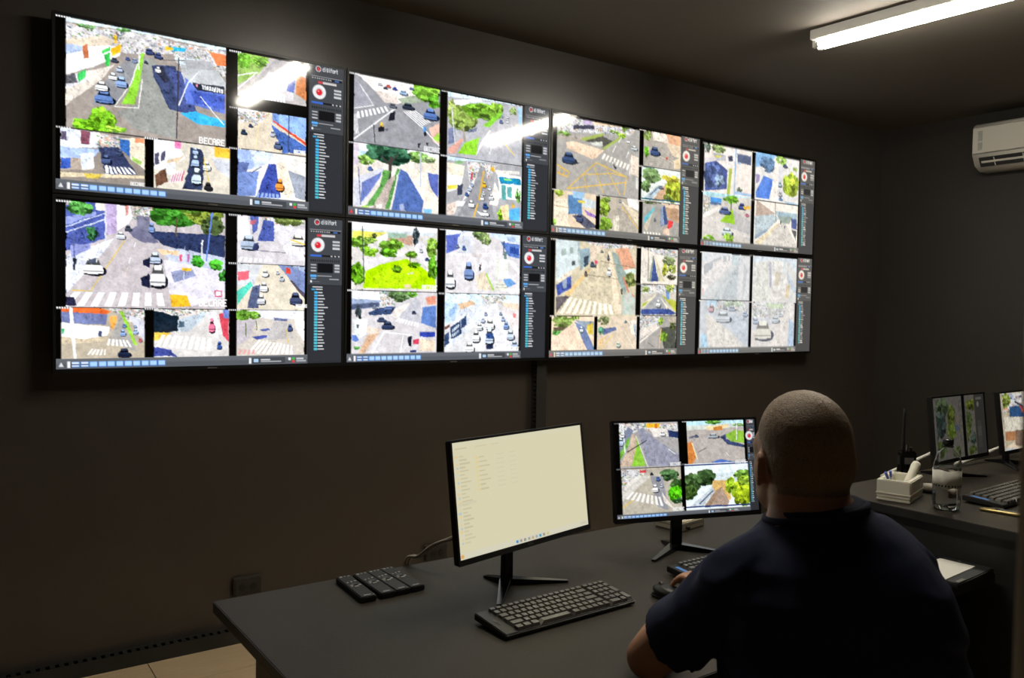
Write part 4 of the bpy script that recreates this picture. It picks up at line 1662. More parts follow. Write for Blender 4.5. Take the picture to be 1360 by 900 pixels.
def screen_material(name, rough, spec, gain):
    m = bpy.data.materials.new(name)
    m.use_nodes = True
    nt = m.node_tree
    b = nt.nodes['Principled BSDF']
    b.inputs['Base Color'].default_value = (0.004, 0.004, 0.004, 1)
    b.inputs['Roughness'].default_value = rough
    b.inputs['Specular IOR Level'].default_value = spec
    at = nt.nodes.new('ShaderNodeAttribute')
    at.attribute_name = 'picture'
    nt.links.new(at.outputs['Color'], b.inputs['Emission Color'])
    b.inputs['Emission Strength'].default_value = gain
    return m
SCREEN_TV = screen_material('lit_television_panel', 0.075, 0.5, 1.15)
SCREEN_MON = screen_material('lit_monitor_panel', 0.32, 0.4, 1.0)

def screen_mesh(name, img, w, h, m, parent):
    """flat panel in the local xz plane (facing -y), origin at its top left; one colour per vertex"""
    H, W = img.shape[:2]
    xs = (np.arange(W) / (W - 1)) * w
    zs = -(np.arange(H) / (H - 1)) * h
    co = np.zeros((H, W, 3), np.float32)
    co[..., 0] = xs[None]
    co[..., 2] = zs[:, None]
    i = np.arange(H * W).reshape(H, W)
    q = np.stack([i[:-1, :-1], i[1:, :-1], i[1:, 1:], i[:-1, 1:]], -1).reshape(-1, 4)
    me = bpy.data.meshes.new(name)
    me.vertices.add(H * W)
    me.vertices.foreach_set('co', co.ravel())
    me.loops.add(q.size)
    me.loops.foreach_set('vertex_index', q.ravel().astype(np.int32))
    me.polygons.add(len(q))
    me.polygons.foreach_set('loop_start', np.arange(0, q.size, 4, dtype=np.int32))
    me.update(calc_edges=True)
    at = me.attributes.new('picture', 'FLOAT_COLOR', 'POINT')
    c = np.ones((H * W, 4), np.float32)
    s = np.clip(img.reshape(-1, 3), 0, 1)
    c[:, :3] = np.where(s <= 0.04045, s / 12.92, ((s + 0.055) / 1.055) ** 2.4)
    at.data.foreach_set('color', c.ravel())
    return link(name, me, parent, m)

def feed_corners(key):
    out = []
    for l in SCR_LINES[key]:
        if l[0] == 'F':
            a, b = l.split()[2].split(',')
            out.append((float(a) / 1000, float(b) / 1000))
    return out

# ------------------------------------------------------------------ the eight wall televisions
TV_LABELS = {
    (0, 0): 'wall television at the upper row\'s far left, showing an avenue with green median',
    (1, 0): 'second wall television from the left, upper row, with a broad tree',
    (2, 0): 'third wall television from the left, upper row, showing a yellow-hatched crossing',
    (3, 0): 'wall television at the upper row\'s far right, with a blue roof in one picture',
    (0, 1): 'wall television at the lower row\'s far left, showing white cars before a crossing',
    (1, 1): 'second wall television from the left, lower row, with a bright green lawn',
    (2, 1): 'third wall television from the left, lower row, showing a long sandy street',
    (3, 1): 'wall television at the lower row\'s far right, with pale washed-out pictures'}
RES = [(400, 224), (300, 168), (232, 130), (184, 104)]
for (c, r), lab in TV_LABELS.items():
    t = tag(empty('television', (c * TVW, 0, TVTOP - r * TVH - TVH)), lab, 'television', 'televisions of the video wall')
    w, h = TVW - 0.003, TVH - 0.003
    body = MB().box(0.0015, w, 0.0015, 0.035, 0.0015, h)
    body.box(0.15, w - 0.15, 0.035, 0.062, 0.10, h - 0.12)
    body.build('back_housing', M['black'], t)
    fr = MB()
    fw = 0.0125
    fr.box(0.0015, w, -0.004, 0.0015, h - fw, h)
    fr.box(0.0015, w, -0.004, 0.0015, 0.0015, fw + 0.002)
    fr.box(0.0015, fw, -0.004, 0.0015, fw + 0.002, h - fw)
    fr.box(w - fw + 0.001, w, -0.004, 0.0015, fw + 0.002, h - fw)
    fr.build('bezel', M['black'], t)
    B('logo_plate', M['dim_print'], t, w * 0.5 - 0.02, w * 0.5 + 0.02, -0.0050, -0.004, 0.005, 0.010)
    B('wall_mount', M['duct'], t, w * 0.35, w * 0.65, 0.062, WALL_Y, h * 0.35, h * 0.65)
    W, H = RES[c]
    cv = Canvas(W, H, 11 + c * 7 + r * 31)
    look = {2: (0.80, 0.95, 1.08), 3: (0.80, 0.92, 1.0)}.get(c, (0.82, 0.95, 1.18))
    if (c, r) == (3, 1):
        look = (0.50, 0.88, 0.78)         # hazy picture
    draw_feeds(cv, SCR_LINES['%d%d' % (c, r)], *look)
    draw_interface(cv, c >= 2, (c, r) in ((1, 0), (2, 0), (3, 0), (2, 1), (3, 1)), 0.859, feed_corners('%d%d' % (c, r)), 0.945)
    s = screen_mesh('screen', cv.down(), TVW - 0.026, TVH - 0.032, SCREEN_TV, t)
    s.location = (0.013, 0.0, TVH - 0.0155)

# ------------------------------------------------------------------ slotted cable ducts and wall sockets
def duct(name, length, w, d, pitch, label):
    """slotted wiring duct along local x, lying against local y = 0, opening comb towards -y"""
    t = tag(empty(name), label, 'cable duct', 'slotted black cable ducts')
    B('back_plate', M['duct'], t, 0, length, -0.003, 0, 0, w)
    for z0, z1 in ((0, 0.003), (w - 0.003, w)):
        mb = MB()
        mb.box(0, length, -d * 0.35, -0.003, z0, z1)
        x = 0
        while x < length - pitch * 0.5:
            mb.box(x, x + pitch * 0.55, -d, -d * 0.35, z0, z1)
            x += pitch
        o = mb.build('comb', M['duct'], t)
        o['kind'] = 'stuff'
    B('cover', M['duct'], t, 0, length, -d - 0.003, -d, -0.001, w + 0.001)
    return t
d1 = duct('cable_duct', RIGHT_X - LEFT_X - 0.02, 0.062, 0.055, 0.034, 'slotted black cable duct running along the foot of the video wall')
d1.location = (LEFT_X + 0.01, WALL_Y, 0.0)
d2 = duct('cable_duct', 1.20, 0.068, 0.05, 0.025, 'slotted black cable duct standing upright under the middle of the televisions')
d2.rotation_euler = (0, -math.pi / 2, 0)
d2.location = (2.50, WALL_Y, 0.065)
def socket(x, z, label):
    t = tag(empty('wall_socket', (x, WALL_Y, z)), label, 'socket', 'black wall sockets')
    B('box', M['wall'], t, 0, 0.13, -0.028, 0, 0, 0.085, 0.003)
    B('plate', M['duct'], t, 0.005, 0.125, -0.031, -0.028, 0.005, 0.080, 0.001)
    for k in (0.04, 0.09):
        MB().tube([(k, -0.0312, 0.042), (k, -0.034, 0.042)], 0.016, 14).build('outlet', M['black'], t)
socket(0.735, 0.205, 'black wall socket box low on the wall left of the desk corner')
socket(1.74, 0.205, 'black wall socket box low on the wall behind the blank monitor')

# ------------------------------------------------------------------ desks
COUNTER = 0.889
def desk(x0, x1, y0, y1, label, legs, DESK=DESK, panel='wood'):
    t = tag(empty('desk', (x0, y0, 0)), label, 'desk', 'black laminate desks')
    w, d = x1 - x0, y1 - y0
    top = B('desk_top', M['desk'], t, 0, w, 0, d, DESK - 0.030, DESK, 0.0015)
    e = MB()
    e.box(-0.0012, 0, 0, d, DESK - 0.0295, DESK - 0.0015)
    e.box(w, w + 0.0012, 0, d, DESK - 0.0295, DESK - 0.0015)
    e.box(0, w, -0.0012, 0, DESK - 0.0295, DESK - 0.0015)
    e.box(0, w, d, d + 0.0012, DESK - 0.0295, DESK - 0.0015)
    e.build('edge_band', M['desk_edge'], top)
    for x in legs:
        B('side_panel', M[panel], t, x, x + 0.028, 0.10, d - 0.17 if panel == 'wood' else d - 0.02, 0.0, DESK - 0.030, 0.001)
    B('modesty_panel', M['desk_edge'], t, legs[0] + 0.028, legs[-1], d - 0.28, d - 0.262, 0.25, DESK - 0.030, 0.001)
    return t
desk(0.22, 2.316, -2.505, -1.47, 'long black desk under the blank monitor, with keyboards and remote controls', (0.06, 2.03))
desk(2.320, 4.20, -2.95, -1.862, 'higher black desk at the right carrying the water bottle and two dim monitors', (0.012, 1.80), COUNTER, 'desk_edge')

# ------------------------------------------------------------------ monitors
MW, MH, MS, MT, MB_ = 0.54, 0.325, 0.007, 0.007, 0.015
def monitor(x, y, zc, ang, tilt, img, label, brand=None, w=MW, h=MH, DESK=DESK):
    a, ti = math.radians(ang), math.radians(tilt)
    # display panel centre is (x, y, zc); the stand stands behind it
    t = tag(empty('monitor', (x, y, DESK), a), label, 'monitor', 'desktop monitors')
    lean = Matrix.Rotation(-ti, 4, 'X')
    def panel(o):
        o.matrix_local = Matrix.Translation((0, 0, zc - DESK)) @ lean
        return o
    panel(B('back_shell', M['black'], t, -w / 2 + 0.001, w / 2 - 0.001, 0.0006, 0.020, -h / 2 + 0.001, h / 2 - 0.001, 0.003))
    mb = MB()
    mb.box(-w / 2, w / 2, -0.003, 0.0006, h / 2 - MT, h / 2)
    mb.box(-w / 2, w / 2, -0.003, 0.0006, -h / 2, -h / 2 + MB_)
    mb.box(-w / 2, -w / 2 + MS, -0.003, 0.0006, -h / 2 + MB_, h / 2 - MT)
    mb.box(w / 2 - MS, w / 2, -0.003, 0.0006, -h / 2 + MB_, h / 2 - MT)
    bz = panel(mb.build('bezel', M['black_matte'], t))
    if brand:
        text_mesh('logo', brand, 0.011, M['dim_print'], bz, (0, -0.0034, -h / 2 + MB_ / 2), (math.pi / 2, 0, 0))
    s = screen_mesh('screen', img, w - 2 * MS, h - MT - MB_, SCREEN_MON, t)
    s.matrix_local = Matrix.Translation((0, 0, zc - DESK)) @ lean @ Matrix.Translation((-w / 2 + MS, 0, h / 2 - MT))
    hp = MB().box(-0.07, 0.07, 0.020, 0.038, -0.08, 0.08)
    panel(hp.build('electronics_housing', M['black'], t, 0.006))
    sy = 0.070
    MB().prism([(-0.020, 0.012), (0.020, 0.012), (0.017, zc - DESK + 0.02), (-0.017, zc - DESK + 0.02)], sy - 0.012, sy + 0.006).build('stand_column', M['gloss_black'], t, 0.003)
    B('neck_block', M['black'], t, -0.03, 0.03, 0.036, sy + 0.006, zc - DESK - 0.035, zc - DESK + 0.03, 0.004)
    # three-armed foot
    def arm(dx, dy, wd):
        d = Vector((dx, dy, 0))
        n = Vector((-d.y, d.x, 0)).normalized()
        o = Vector((0, sy, 0))
        p = [o + n * 0.018, o + d + n * wd, o + d - n * wd, o - n * 0.018]
        v = [(q.x, q.y, 0.0) for q in p] + [(p[0].x, p[0].y, 0.020), (p[1].x, p[1].y, 0.006), (p[2].x, p[2].y, 0.006), (p[3].x, p[3].y, 0.020)]
        MB().add(v, [(0, 3, 2, 1), (4, 5, 6, 7), (0, 1, 5, 4), (1, 2, 6, 5), (2, 3, 7, 6), (3, 0, 4, 7)]).build('foot', M['gloss_black'], t, 0.002)
    for dx, dy, wd in ((-0.145, -0.115, 0.008), (0.145, -0.115, 0.008), (0.0, 0.085, 0.010)):
        arm(dx, dy, wd)
    return t

def blank_picture():
    cv = Canvas(220, 124, 5)
    bg, fg = hexc('d8d1b0'), hexc('c0b999')
    cv.rect(0, 0, 1, 1, bg)
    cv.rect(0, 0, 1, 0.035, hexc('d6d1b4'))
    cv.rect(0.02, 0.055, 0.10, 0.065, fg)
    cv.rect(0.16, 0.055, 0.24, 0.062, fg)
    cv.rect(0.27, 0.055, 0.33, 0.062, fg)
    cv.rect(0.145, 0.10, 0.1465, 0.93, hexc('d2ccae'))
    for i in range(24):
        v = 0.12 + i * 0.032
        c = ('e0c890', 'c8d0c8', 'd8c8a0', 'a8c0d0')[i % 4]
        cv.rect(0.025 if i % 5 else 0.015, v, 0.037, v + 0.016, hexc(c))
        cv.rect(0.045, v + 0.003, 0.075 + 0.05 * ((i * 7) % 5) / 5, v + 0.012, fg)
    cv.rect(0.015, 0.52, 0.14, 0.545, hexc('d0caac'))
    for i in range(8):
        v = 0.15 + i * 0.040
        cv.rect(0.160, v, 0.172, v + 0.018, hexc('e0cc88'))
        cv.rect(0.178, v + 0.003, 0.215 + 0.02 * (i % 3), v + 0.013, fg)
        cv.rect(0.30, v + 0.003, 0.36, v + 0.012, hexc('d0caad'))
        cv.rect(0.40, v + 0.003, 0.45, v + 0.012, hexc('d0caad'))
    cv.rect(0, 0.945, 1, 1, hexc('d4d0ba'))
    for i, c in enumerate(('3088d0', '585858', '484848', '606878', 'a07848', '5880a8', '3898c0', '505050', 'c8a840')):
        cv.rect(0.40 + i * 0.030, 0.96, 0.416 + i * 0.030, 0.985, hexc(c) if i in (0, 6) else tuple(0.5 * (a + b) for a, b in zip(hexc(c), hexc('d4d0ba'))))
    cv.rect(0.012, 0.955, 0.030, 0.985, hexc('e0a048'))
    cv.rect(0.93, 0.962, 0.985, 0.972, fg)
    return cv.down()
monitor(0.978, -1.842, 1.040, 11.5, 7.7, blank_picture(), 'monitor with a blank cream-coloured screen on the long desk', 'AOC', 0.55, 0.325)
cv = Canvas(250, 140, 77)
draw_feeds(cv, SCR_LINES['40'])
draw_interface(cv, False, False, 0.938, feed_corners('40'), 0.962)
monitor(1.635, -1.849, 1.033, -16.9, 8.1, cv.down(), 'monitor showing four street pictures, half hidden by the seated man')
def dim_picture(key, seed, k, side):
    cv = Canvas(110, 62, seed)
    cv.rect(0, 0, 1, 1, hexc('746f66') if side else hexc('b0a68e'), 0.1)
    draw_feeds(cv, SCR_LINES[key])
    if side:
        cv.rect(0.545, 0, 0.605, 1, (0.02, 0.02, 0.02))
        cv.rect(0.80, 0, 1, 1, hexc('4c4a46'))
        cv.rect(0.83, 0.06, 0.95, 0.10, hexc('8a8880'))
        cv.blob(0.87 * cv.w, 0.17 * cv.h, 0.04 * cv.h, 0.045 * cv.h, hexc('a09a90'))
        for i in range(14):
            cv.rect(0.84, 0.45 + i * 0.033, 0.92, 0.462 + i * 0.033, hexc('7a7870'))
    return cv.down() * k
monitor(3.022, -2.041, 1.099, 1.3, 6.1, dim_picture('50', 3, 0.55, True), 'monitor with a dim map-like picture, standing behind the water bottle', None, 0.4455, 0.268, COUNTER)
monitor(3.572, -2.044, 1.094, 1.5, 7.0, dim_picture('60', 4, 0.85, False), 'monitor with a reddish street picture at the right edge of the photo', None, 0.4455, 0.268, COUNTER)

# ------------------------------------------------------------------ keyboards
KEY = MB()
KEY.add([(-.5, -.5, 0), (.5, -.5, 0), (.5, .5, 0), (-.5, .5, 0), (-.40, -.36, 1), (.40, -.36, 1), (.40, .44, 1), (-.40, .44, 1)],
        [(0, 3, 2, 1), (4, 5, 6, 7), (0, 1, 5, 4), (1, 2, 6, 5), (2, 3, 7, 6), (3, 0, 4, 7)])
KEY_ME = KEY.mesh('key')
KEY_ME.materials.append(M['key'])
def keyboard(loc, rz, label, strip=0.034, patch=False, printed=None):
    t = tag(empty('keyboard', loc, rz), label, 'keyboard', 'black computer keyboards')
    L, D = 0.434, 0.138
    zf, zb = 0.016, 0.027
    top = lambda y: zf + (zb - zf) * (y / D)
    MB().prism([(0.0, 0.003), (D, 0.008), (D, zb - 0.003), (D - 0.004, zb), (0.004, zf), (0.0, zf - 0.003)], 0.0, L, 'x').build('base', M['kb_base'], t, 0.002)
    for fx in (0.05, L - 0.05):
        B('foot', M['black'], t, fx - 0.015, fx + 0.015, D - 0.020, D - 0.006, 0.0, 0.010)
    sl = math.atan2(zb - zf, D)
    def key(x, y, w, d):
        k = link('key', KEY_ME, t)
        k.location = (x, y, top(y) - 0.0005)
        k.scale = (w - 0.0026, d - 0.0032, 0.0080)
        k.rotation_euler = (sl, 0, 0)
    u = (L - strip - 0.007) / 20.3
    rows = [(D - 0.012, 0.0165, [1] * 16), (D - 0.033, 0.0215, [1] * 14 + [2]), (D - 0.0555, 0.0215, [1.5] + [1] * 13 + [1.5]),
            (D - 0.078, 0.0215, [1.75] + [1] * 12 + [2.25]), (D - 0.1005, 0.0215, [2.25] + [1] * 11 + [1.25, 1.5]),
            (D - 0.123, 0.0215, [1.25, 1.25, 1.25, 5.75, 1.25, 1.25, 1, 1, 1, 1])]
    rows = [(y - 0.0030, d, k) for y, d, k in rows]
    pad = [[1, 1, 1, 1], [1, 1, 1, 1], [1, 1, 1, 0], [1, 1, 1, 0], [1, 1, 1, 0], [2, 1, 0]]
    for (y, d, ks), pk in zip(rows, pad):
        x = strip + 0.002
        for k in ks:
            key(x + k * u / 2, y, k * u, d)
            x += k * u
        x = strip + 0.002 + 16.3 * u
        for k in pk:
            if k:
                key(x + k * u / 2, y, k * u, d)
                x += k * u
    xp = strip + 0.002 + 19.8 * u
    key(xp, (D - 0.0555 + D - 0.078) / 2 - 0.0030, u, 0.044)
    key(xp, (D - 0.1005 + D - 0.123) / 2 - 0.0030, u, 0.044)
    if patch:  # flat blue patch on the left end strip
        o = MB().prism([(0.012, 0.0), (strip - 0.008, 0.0), (strip - 0.008, 0.060), (0.012, 0.060)], 0, 0.0006, 'z').build('sticker', M['blue_sticker'], t)
        o.location = (0, 0.055, top(0.055) + 0.0004)
        o.rotation_euler = (sl, 0, 0)
    if printed:
        text_mesh('logo', printed, 0.014, M['dim_print'], t, (strip * 0.5, D * 0.52, top(D * 0.52) + 0.0004), (sl, 0, math.pi / 2))
    return t
keyboard((0.728, -2.115, DESK), math.radians(1.5), 'black keyboard lying in front of the blank monitor', printed='logitech')
keyboard((1.425, -2.102, DESK), math.radians(0), 'black keyboard under the seated man\'s hand, with a blue sticker', patch=True)
keyboard((2.600, -2.400, COUNTER), math.radians(2), 'black keyboard on the right desk beside the water bottle', patch=True)

# ------------------------------------------------------------------ remote controls
def remote(x, y, rz, label):
    t = tag(empty('remote_control', (x, y, DESK), math.radians(rz)), label, 'remote control', 'remote controls in a row on the desk')
    B('body', M['black_matte'], t, -0.0222, 0.0222, -0.098, 0.098, 0.0, 0.017, 0.0025)
    for k, (bx, by, r) in enumerate([(-0.012, 0.084, .0042), (0.0, 0.086, .0028), (0.012, 0.086, .0028),
                                     (-0.012, 0.030, .003), (0.0, 0.034, .003), (0.012, 0.037, .0035), (-0.012, -0.004, .003), (0.012, 0.0, .0042)]):
        MB().tube([(bx, by, 0.017), (bx, by, 0.0185)], r, 10).build('button', M['print'], t)
    MB().tube([(0.0, 0.015, 0.017), (0.0, 0.015, 0.0185)], 0.0105, 18).build('navigation_ring', M['black'], t)
    B('button', M['print'], t, -0.006, 0.006, -0.012, -0.006, 0.017, 0.0185)
    B('button', M['print'], t, -0.014, -0.004, 0.004, 0.008, 0.017, 0.0185)
    B('logo_print', M['print'], t, -0.010, 0.010, -0.086, -0.082, 0.017, 0.0173)
remote(0.572, -1.602, -3.0, 'black remote control at the left end of the row of four, slightly apart')
remote(0.627, -1.602, -1.0, 'black remote control, second from the left in the row of four')
remote(0.672, -1.600, 0.0, 'black remote control, third from the left in the row of four')
remote(0.717, -1.598, 1.0, 'black remote control at the right end of the row, nearest the blank monitor')

# ------------------------------------------------------------------ small things on the long desk
t = tag(empty('computer_mouse', (1.275, -2.118, DESK), math.radians(4)), 'black computer mouse under the seated man\'s fingers', 'mouse')
MB().ellipsoid((0, 0, 0.020), (0.030, 0.052, 0.017)).build('shell', M['black'], t, 0, True)
B('base', M['black_matte'], t, -0.027, 0.027, -0.046, 0.046, 0.0, 0.012, 0.005)
MB().tube([(-0.003, 0.028, 0.034), (0.003, 0.028, 0.034)], 0.007, 12).build('scroll_wheel', M['dim_print'], t)

t = tag(empty('power_adapter', (1.885, -1.585, DESK), math.radians(8)), 'cream plastic box lying behind the monitor with four pictures', 'box')
B('body', M['beige'], t, -0.075, 0.075, -0.060, 0.060, 0.0, 0.034, 0.004)
B('lid_seam', M['cable'], t, -0.0755, 0.0755, -0.0605, 0.0605, 0.021, 0.0225)
MB().tube([(-0.045, -0.062, 0.014), (-0.045, -0.075, 0.014)], 0.006, 10).build('plug', M['black'], t)

t = tag(empty('power_cable', (0.86, -1.50, DESK)), 'pale grey cable bending behind the blank monitor', 'cable')
for k in (0, 1):
    pts = [(-0.047 - 0.012 * k, 0.048, -0.22), (-0.044 - 0.012 * k, 0.046, 0.0), (-0.035 - 0.010 * k, -0.02, 0.04), (-0.010 - 0.006 * k, -0.07, 0.085),
           (0.035, -0.13, 0.12 - 0.006 * k), (0.09, -0.20, 0.16 - 0.01 * k)]
    sm = []
    for i in range(len(pts) - 1):
        p0, p1, p2, p3 = [Vector(pts[max(0, min(len(pts) - 1, i + q))]) for q in (-1, 0, 1, 2)]
        for s in range(6):
            u = s / 6
            sm.append(0.5 * ((2 * p1) + (p2 - p0) * u + (2 * p0 - 5 * p1 + 4 * p2 - p3) * u * u + (3 * p1 - p0 - 3 * p2 + p3) * u ** 3))
    MB().tube(sm, 0.005, 8).build('wire', M['cable'], t, 0, True)

t = tag(empty('clipboard', (2.175, -2.440, DESK), math.radians(4)), 'black folder with a white sheet, on the desk end beside the man', 'folder')
B('cover', M['black_matte'], t, -0.125, 0.130, -0.075, 0.075, 0.0, 0.016, 0.003)
B('sheet', M['paper'], t, -0.120, 0.092, -0.035, 0.072, 0.016, 0.018)
B('clasp', M['dim_print'], t, -0.118, -0.070, -0.073, -0.060, 0.016, 0.019, 0.001)
MB().tube([(0.108, 0.02, 0.016), (0.108, 0.02, 0.018)], 0.004, 10).build('rivet', M['dim_print'], t)

# ------------------------------------------------------------------ things on the right desk
t = tag(empty('foam_box', (2.4722, -2.103, COUNTER), math.radians(16)), 'white foam box holding pens on the right desk', 'box')
hx, hy, hz = 0.095, 0.056, 0.076
mb = MB()
mb.box(-hx, hx, -hy, hy, 0, 0.012)
mb.box(-hx, -hx + 0.020, -hy, hy, 0.012, hz)
mb.box(hx - 0.020, hx, -hy, hy, 0.012, hz)
mb.box(-hx + 0.020, hx - 0.020, -hy, -hy + 0.018, 0.012, hz)
mb.box(-hx + 0.020, hx - 0.020, hy - 0.018, hy, 0.012, hz)
mb.build('tray', M['foam'], t, 0.003)
B('ridge', M['foam'], t, -hx - 0.0015, hx + 0.0015, -hy - 0.0015, hy + 0.0015, 0.026, 0.030)
BX = t.matrix_basis.copy()
def in_box(p):
    return Matrix.LocRotScale(Vector((2.4722, -2.103, COUNTER)), Matrix.Rotation(math.radians(16), 3, 'Z'), None) @ Vector(p)
def pen(a, b, label):
    a, b = in_box(a), in_box(b)
    d = (b - a)
    t = tag(empty('pen', a), label, 'pen', 'ballpoint pens in the foam box')
    MB().tube([(0, 0, 0), d * 0.80], 0.0042, 10).build('barrel', M['pen_clear'], t)
    MB().tube([d * 0.72, d], [0.0048, 0.0050], 10).build('cap', M['pen_blue'], t)
    MB().tube([d * 0.74 + Vector((0.006, 0, 0)), d * 0.96 + Vector((0.006, 0, 0))], 0.0014, 6).build('clip', M['pen_blue'], t)
pen((-0.010, 0.020, 0.018), (-0.084, 0.030, 0.100), 'blue-capped pen leaning to the left in the foam box')
pen((0.020, 0.030, 0.018), (-0.020, 0.030, 0.096), 'blue-capped pen standing upright nearer the middle of the foam box')
t = tag(empty('rolled_paper', in_box((0.012, -0.010, 0.014))), 'rolled cream paper leaning out of the foam box', 'paper roll')
e0, e1 = Vector((0, 0, 0.012)), Vector((0.105, 0.012, 0.098))
MB().tube([e0, e0.lerp(e1, .35), e0.lerp(e1, .7), e0.lerp(e1, .9), e1], [0.015, 0.0145, 0.014, 0.0165, 0.014], 14).build('roll', M['foam'], t, 0, True)
MB().tube([e1 - (e1 - e0) * 0.01, e1 + (e1 - e0) * 0.01], 0.006, 10).build('core_hole', M['cable'], t)

t = tag(empty('water_bottle', (2.437, -2.287, COUNTER)), 'clear plastic water bottle with a white label and black cap', 'bottle')
R = 0.044
prof = [(0.030, 0.0), (0.038, 0.004), (0.043, 0.014), (R, 0.030), (R, 0.115), (R, 0.148), (0.0425, 0.165), (0.038, 0.182), (0.030, 0.196), (0.019, 0.206), (0.0145, 0.211), (0.0145, 0.226)]
mb = MB()
outer = prof
inner = [(max(r - 0.0012, 0.002), z + (0.0012 if i == 0 else 0)) for i, (r, z) in enumerate(prof)]
mb.lathe(outer + inner[::-1], 36)
mb.build('plastic_shell', M['pet'], t, 0, True)
wl = 0.146
wp = [(max(r - 0.0018, 0.002), z + 0.002) for r, z in prof if z < wl - 0.002] + [(0.0420, wl)]
MB().lathe(wp, 36).build('water', M['water'], t, 0, True)
lb = MB()
vs, fs = [], []
n = 36
for j in range(n + 1):
    a = math.radians(95 + 215 * j / n)
    for rr in (R + 0.0006, R + 0.0011):
        for z in (0.078 + 0.003 * math.sin(j * .6), 0.138 + 0.002 * math.sin(j * .5 + 1)):
            vs.append((rr * math.cos(a), rr * math.sin(a), z))
for j in range(n):
    a = j * 4
    fs += [(a, a + 4, a + 5, a + 1), (a + 2, a + 3, a + 7, a + 6), (a + 1, a + 5, a + 7, a + 3), (a, a + 2, a + 6, a + 4)]
lb.add(vs, fs)
lab = lb.build('label', M['label'], t, 0, True)
mb = MB()
for j in range(11):
    a = math.radians(150 + 13 * j)
    rr = R + 0.0014
    v = []
    for da, z in ((-3.2, 0.083), (3.2, 0.083), (2.6, 0.090), (-2.0, 0.089)):
        v.append((rr * math.cos(a + math.radians(da)), rr * math.sin(a + math.radians(da)), z))
    w_ = [(p[0] * 1.008, p[1] * 1.008, p[2]) for p in v]
    mb.add(v + w_, [(0, 3, 2, 1), (4, 5, 6, 7), (0, 1, 5, 4), (1, 2, 6, 5), (2, 3, 7, 6), (3, 0, 4, 7)])
mb.build('label_print', M['black'], lab)
MB().lathe([(0.0165, 0.222), (0.017, 0.223), (0.017, 0.238), (0.016, 0.240), (0.006, 0.2405)], 24).build('cap', M['cap'], t, 0, True)
MB().lathe([(0.0155, 0.2145), (0.0180, 0.215), (0.0180, 0.217), (0.0155, 0.2175)], 24).build('neck_ring', M['cap'], t)

t = tag(empty('walkie_talkie', (2.762, -1.965, COUNTER), math.radians(-35)), 'black handheld radio standing upright with a tall antenna', 'radio')
B('body', M['gloss_black'], t, -0.030, 0.030, -0.019, 0.019, 0.0, 0.125, 0.005)
B('battery', M['black_matte'], t, -0.027, 0.027, 0.019, 0.030, 0.002, 0.105, 0.003)
MB().tube([(-0.018, 0, 0.125), (-0.018, 0, 0.132), (-0.017, 0, 0.170), (-0.016, 0, 0.27), (-0.016, 0, 0.292)], [0.0080, 0.0075, 0.0062, 0.0045, 0.0045], 12).build('antenna', M['black_matte'], t, 0, True)
MB().tube([(0.014, 0, 0.125), (0.014, 0, 0.139)], 0.0065, 12).build('knob', M['black'], t)
MB().tube([(-0.002, 0.004, 0.125), (-0.002, 0.004, 0.150)], 0.0022, 8).build('stub', M['chrome'], t)
MB().prism([(-0.020, 0.020), (0.020, 0.020), (0.020, 0.052), (-0.020, 0.052)], -0.0202, -0.019).build('speaker_grille', M['black_matte'], t)
B('display', M['dim_print'], t, -0.018, 0.018, -0.0198, -0.019, 0.075, 0.100)
B('talk_button', M['black_matte'], t, -0.033, -0.030, -0.010, 0.010, 0.070, 0.105, 0.001)

def rod(a, b, label):  # added white rods that stand in for reflections of the ceiling tubes
    t = tag(empty('white_conduit', a), label, 'conduit', 'white conduits behind the monitors')
    d = Vector(b) - Vector(a)
    MB().tube([(0, 0, 0), d], 0.0075, 12).build('pipe', M['white_tube'], t, 0, True)
    MB().tube([d * 0.46, d * 0.50], 0.0088, 12).build('coupling', M['white_tube'], t)
rod((2.690, -1.905, 0.909), (3.20, -1.905, 0.992), 'white conduit slanting up behind the handheld radio')
rod((3.280, -1.905, 0.900), (3.90, -1.905, 0.968), 'white conduit slanting up between the two dark monitors')

t = tag(empty('computer_mouse', (2.655, -2.120, COUNTER), math.radians(30)), 'dark computer mouse between the foam box and the bottle', 'mouse')
MB().ellipsoid((0, 0, 0.019), (0.028, 0.046, 0.016)).build('shell', M['cable'], t, 0, True)
B('base', M['black_matte'], t, -0.025, 0.025, -0.040, 0.040, 0.0, 0.012, 0.005)

def long_pen(a, b, r, body, tip, label):
    a, b = Vector(a), Vector(b)
    t = tag(empty('pen', a), label, 'pen', 'pens lying by the right keyboard')
    d = b - a
    MB().capsule([(0, 0, 0), d * 0.9], r, 12).build('barrel', M[body], t, 0, True)
    MB().tube([d * 0.9, d], [r * 0.9, r * 0.25], 12).build('tip', M[tip], t, 0, True)
    MB().tube([d * 0.05 + Vector((0, 0, r * 1.3)), d * 0.3 + Vector((0, 0, r * 1.3))], r * 0.25, 6).build('clip', M[tip], t)
long_pen((2.520, -2.364, COUNTER + 0.0058), (2.545, -2.505, COUNTER + 0.0058), 0.0056, 'brass', 'brass', 'gold-coloured pen lying in front of the right keyboard')
long_pen((2.560, -2.375, COUNTER + 0.005), (2.570, -2.515, COUNTER + 0.005), 0.0048, 'black', 'chrome', 'black pen lying between the gold pen and the right keyboard')

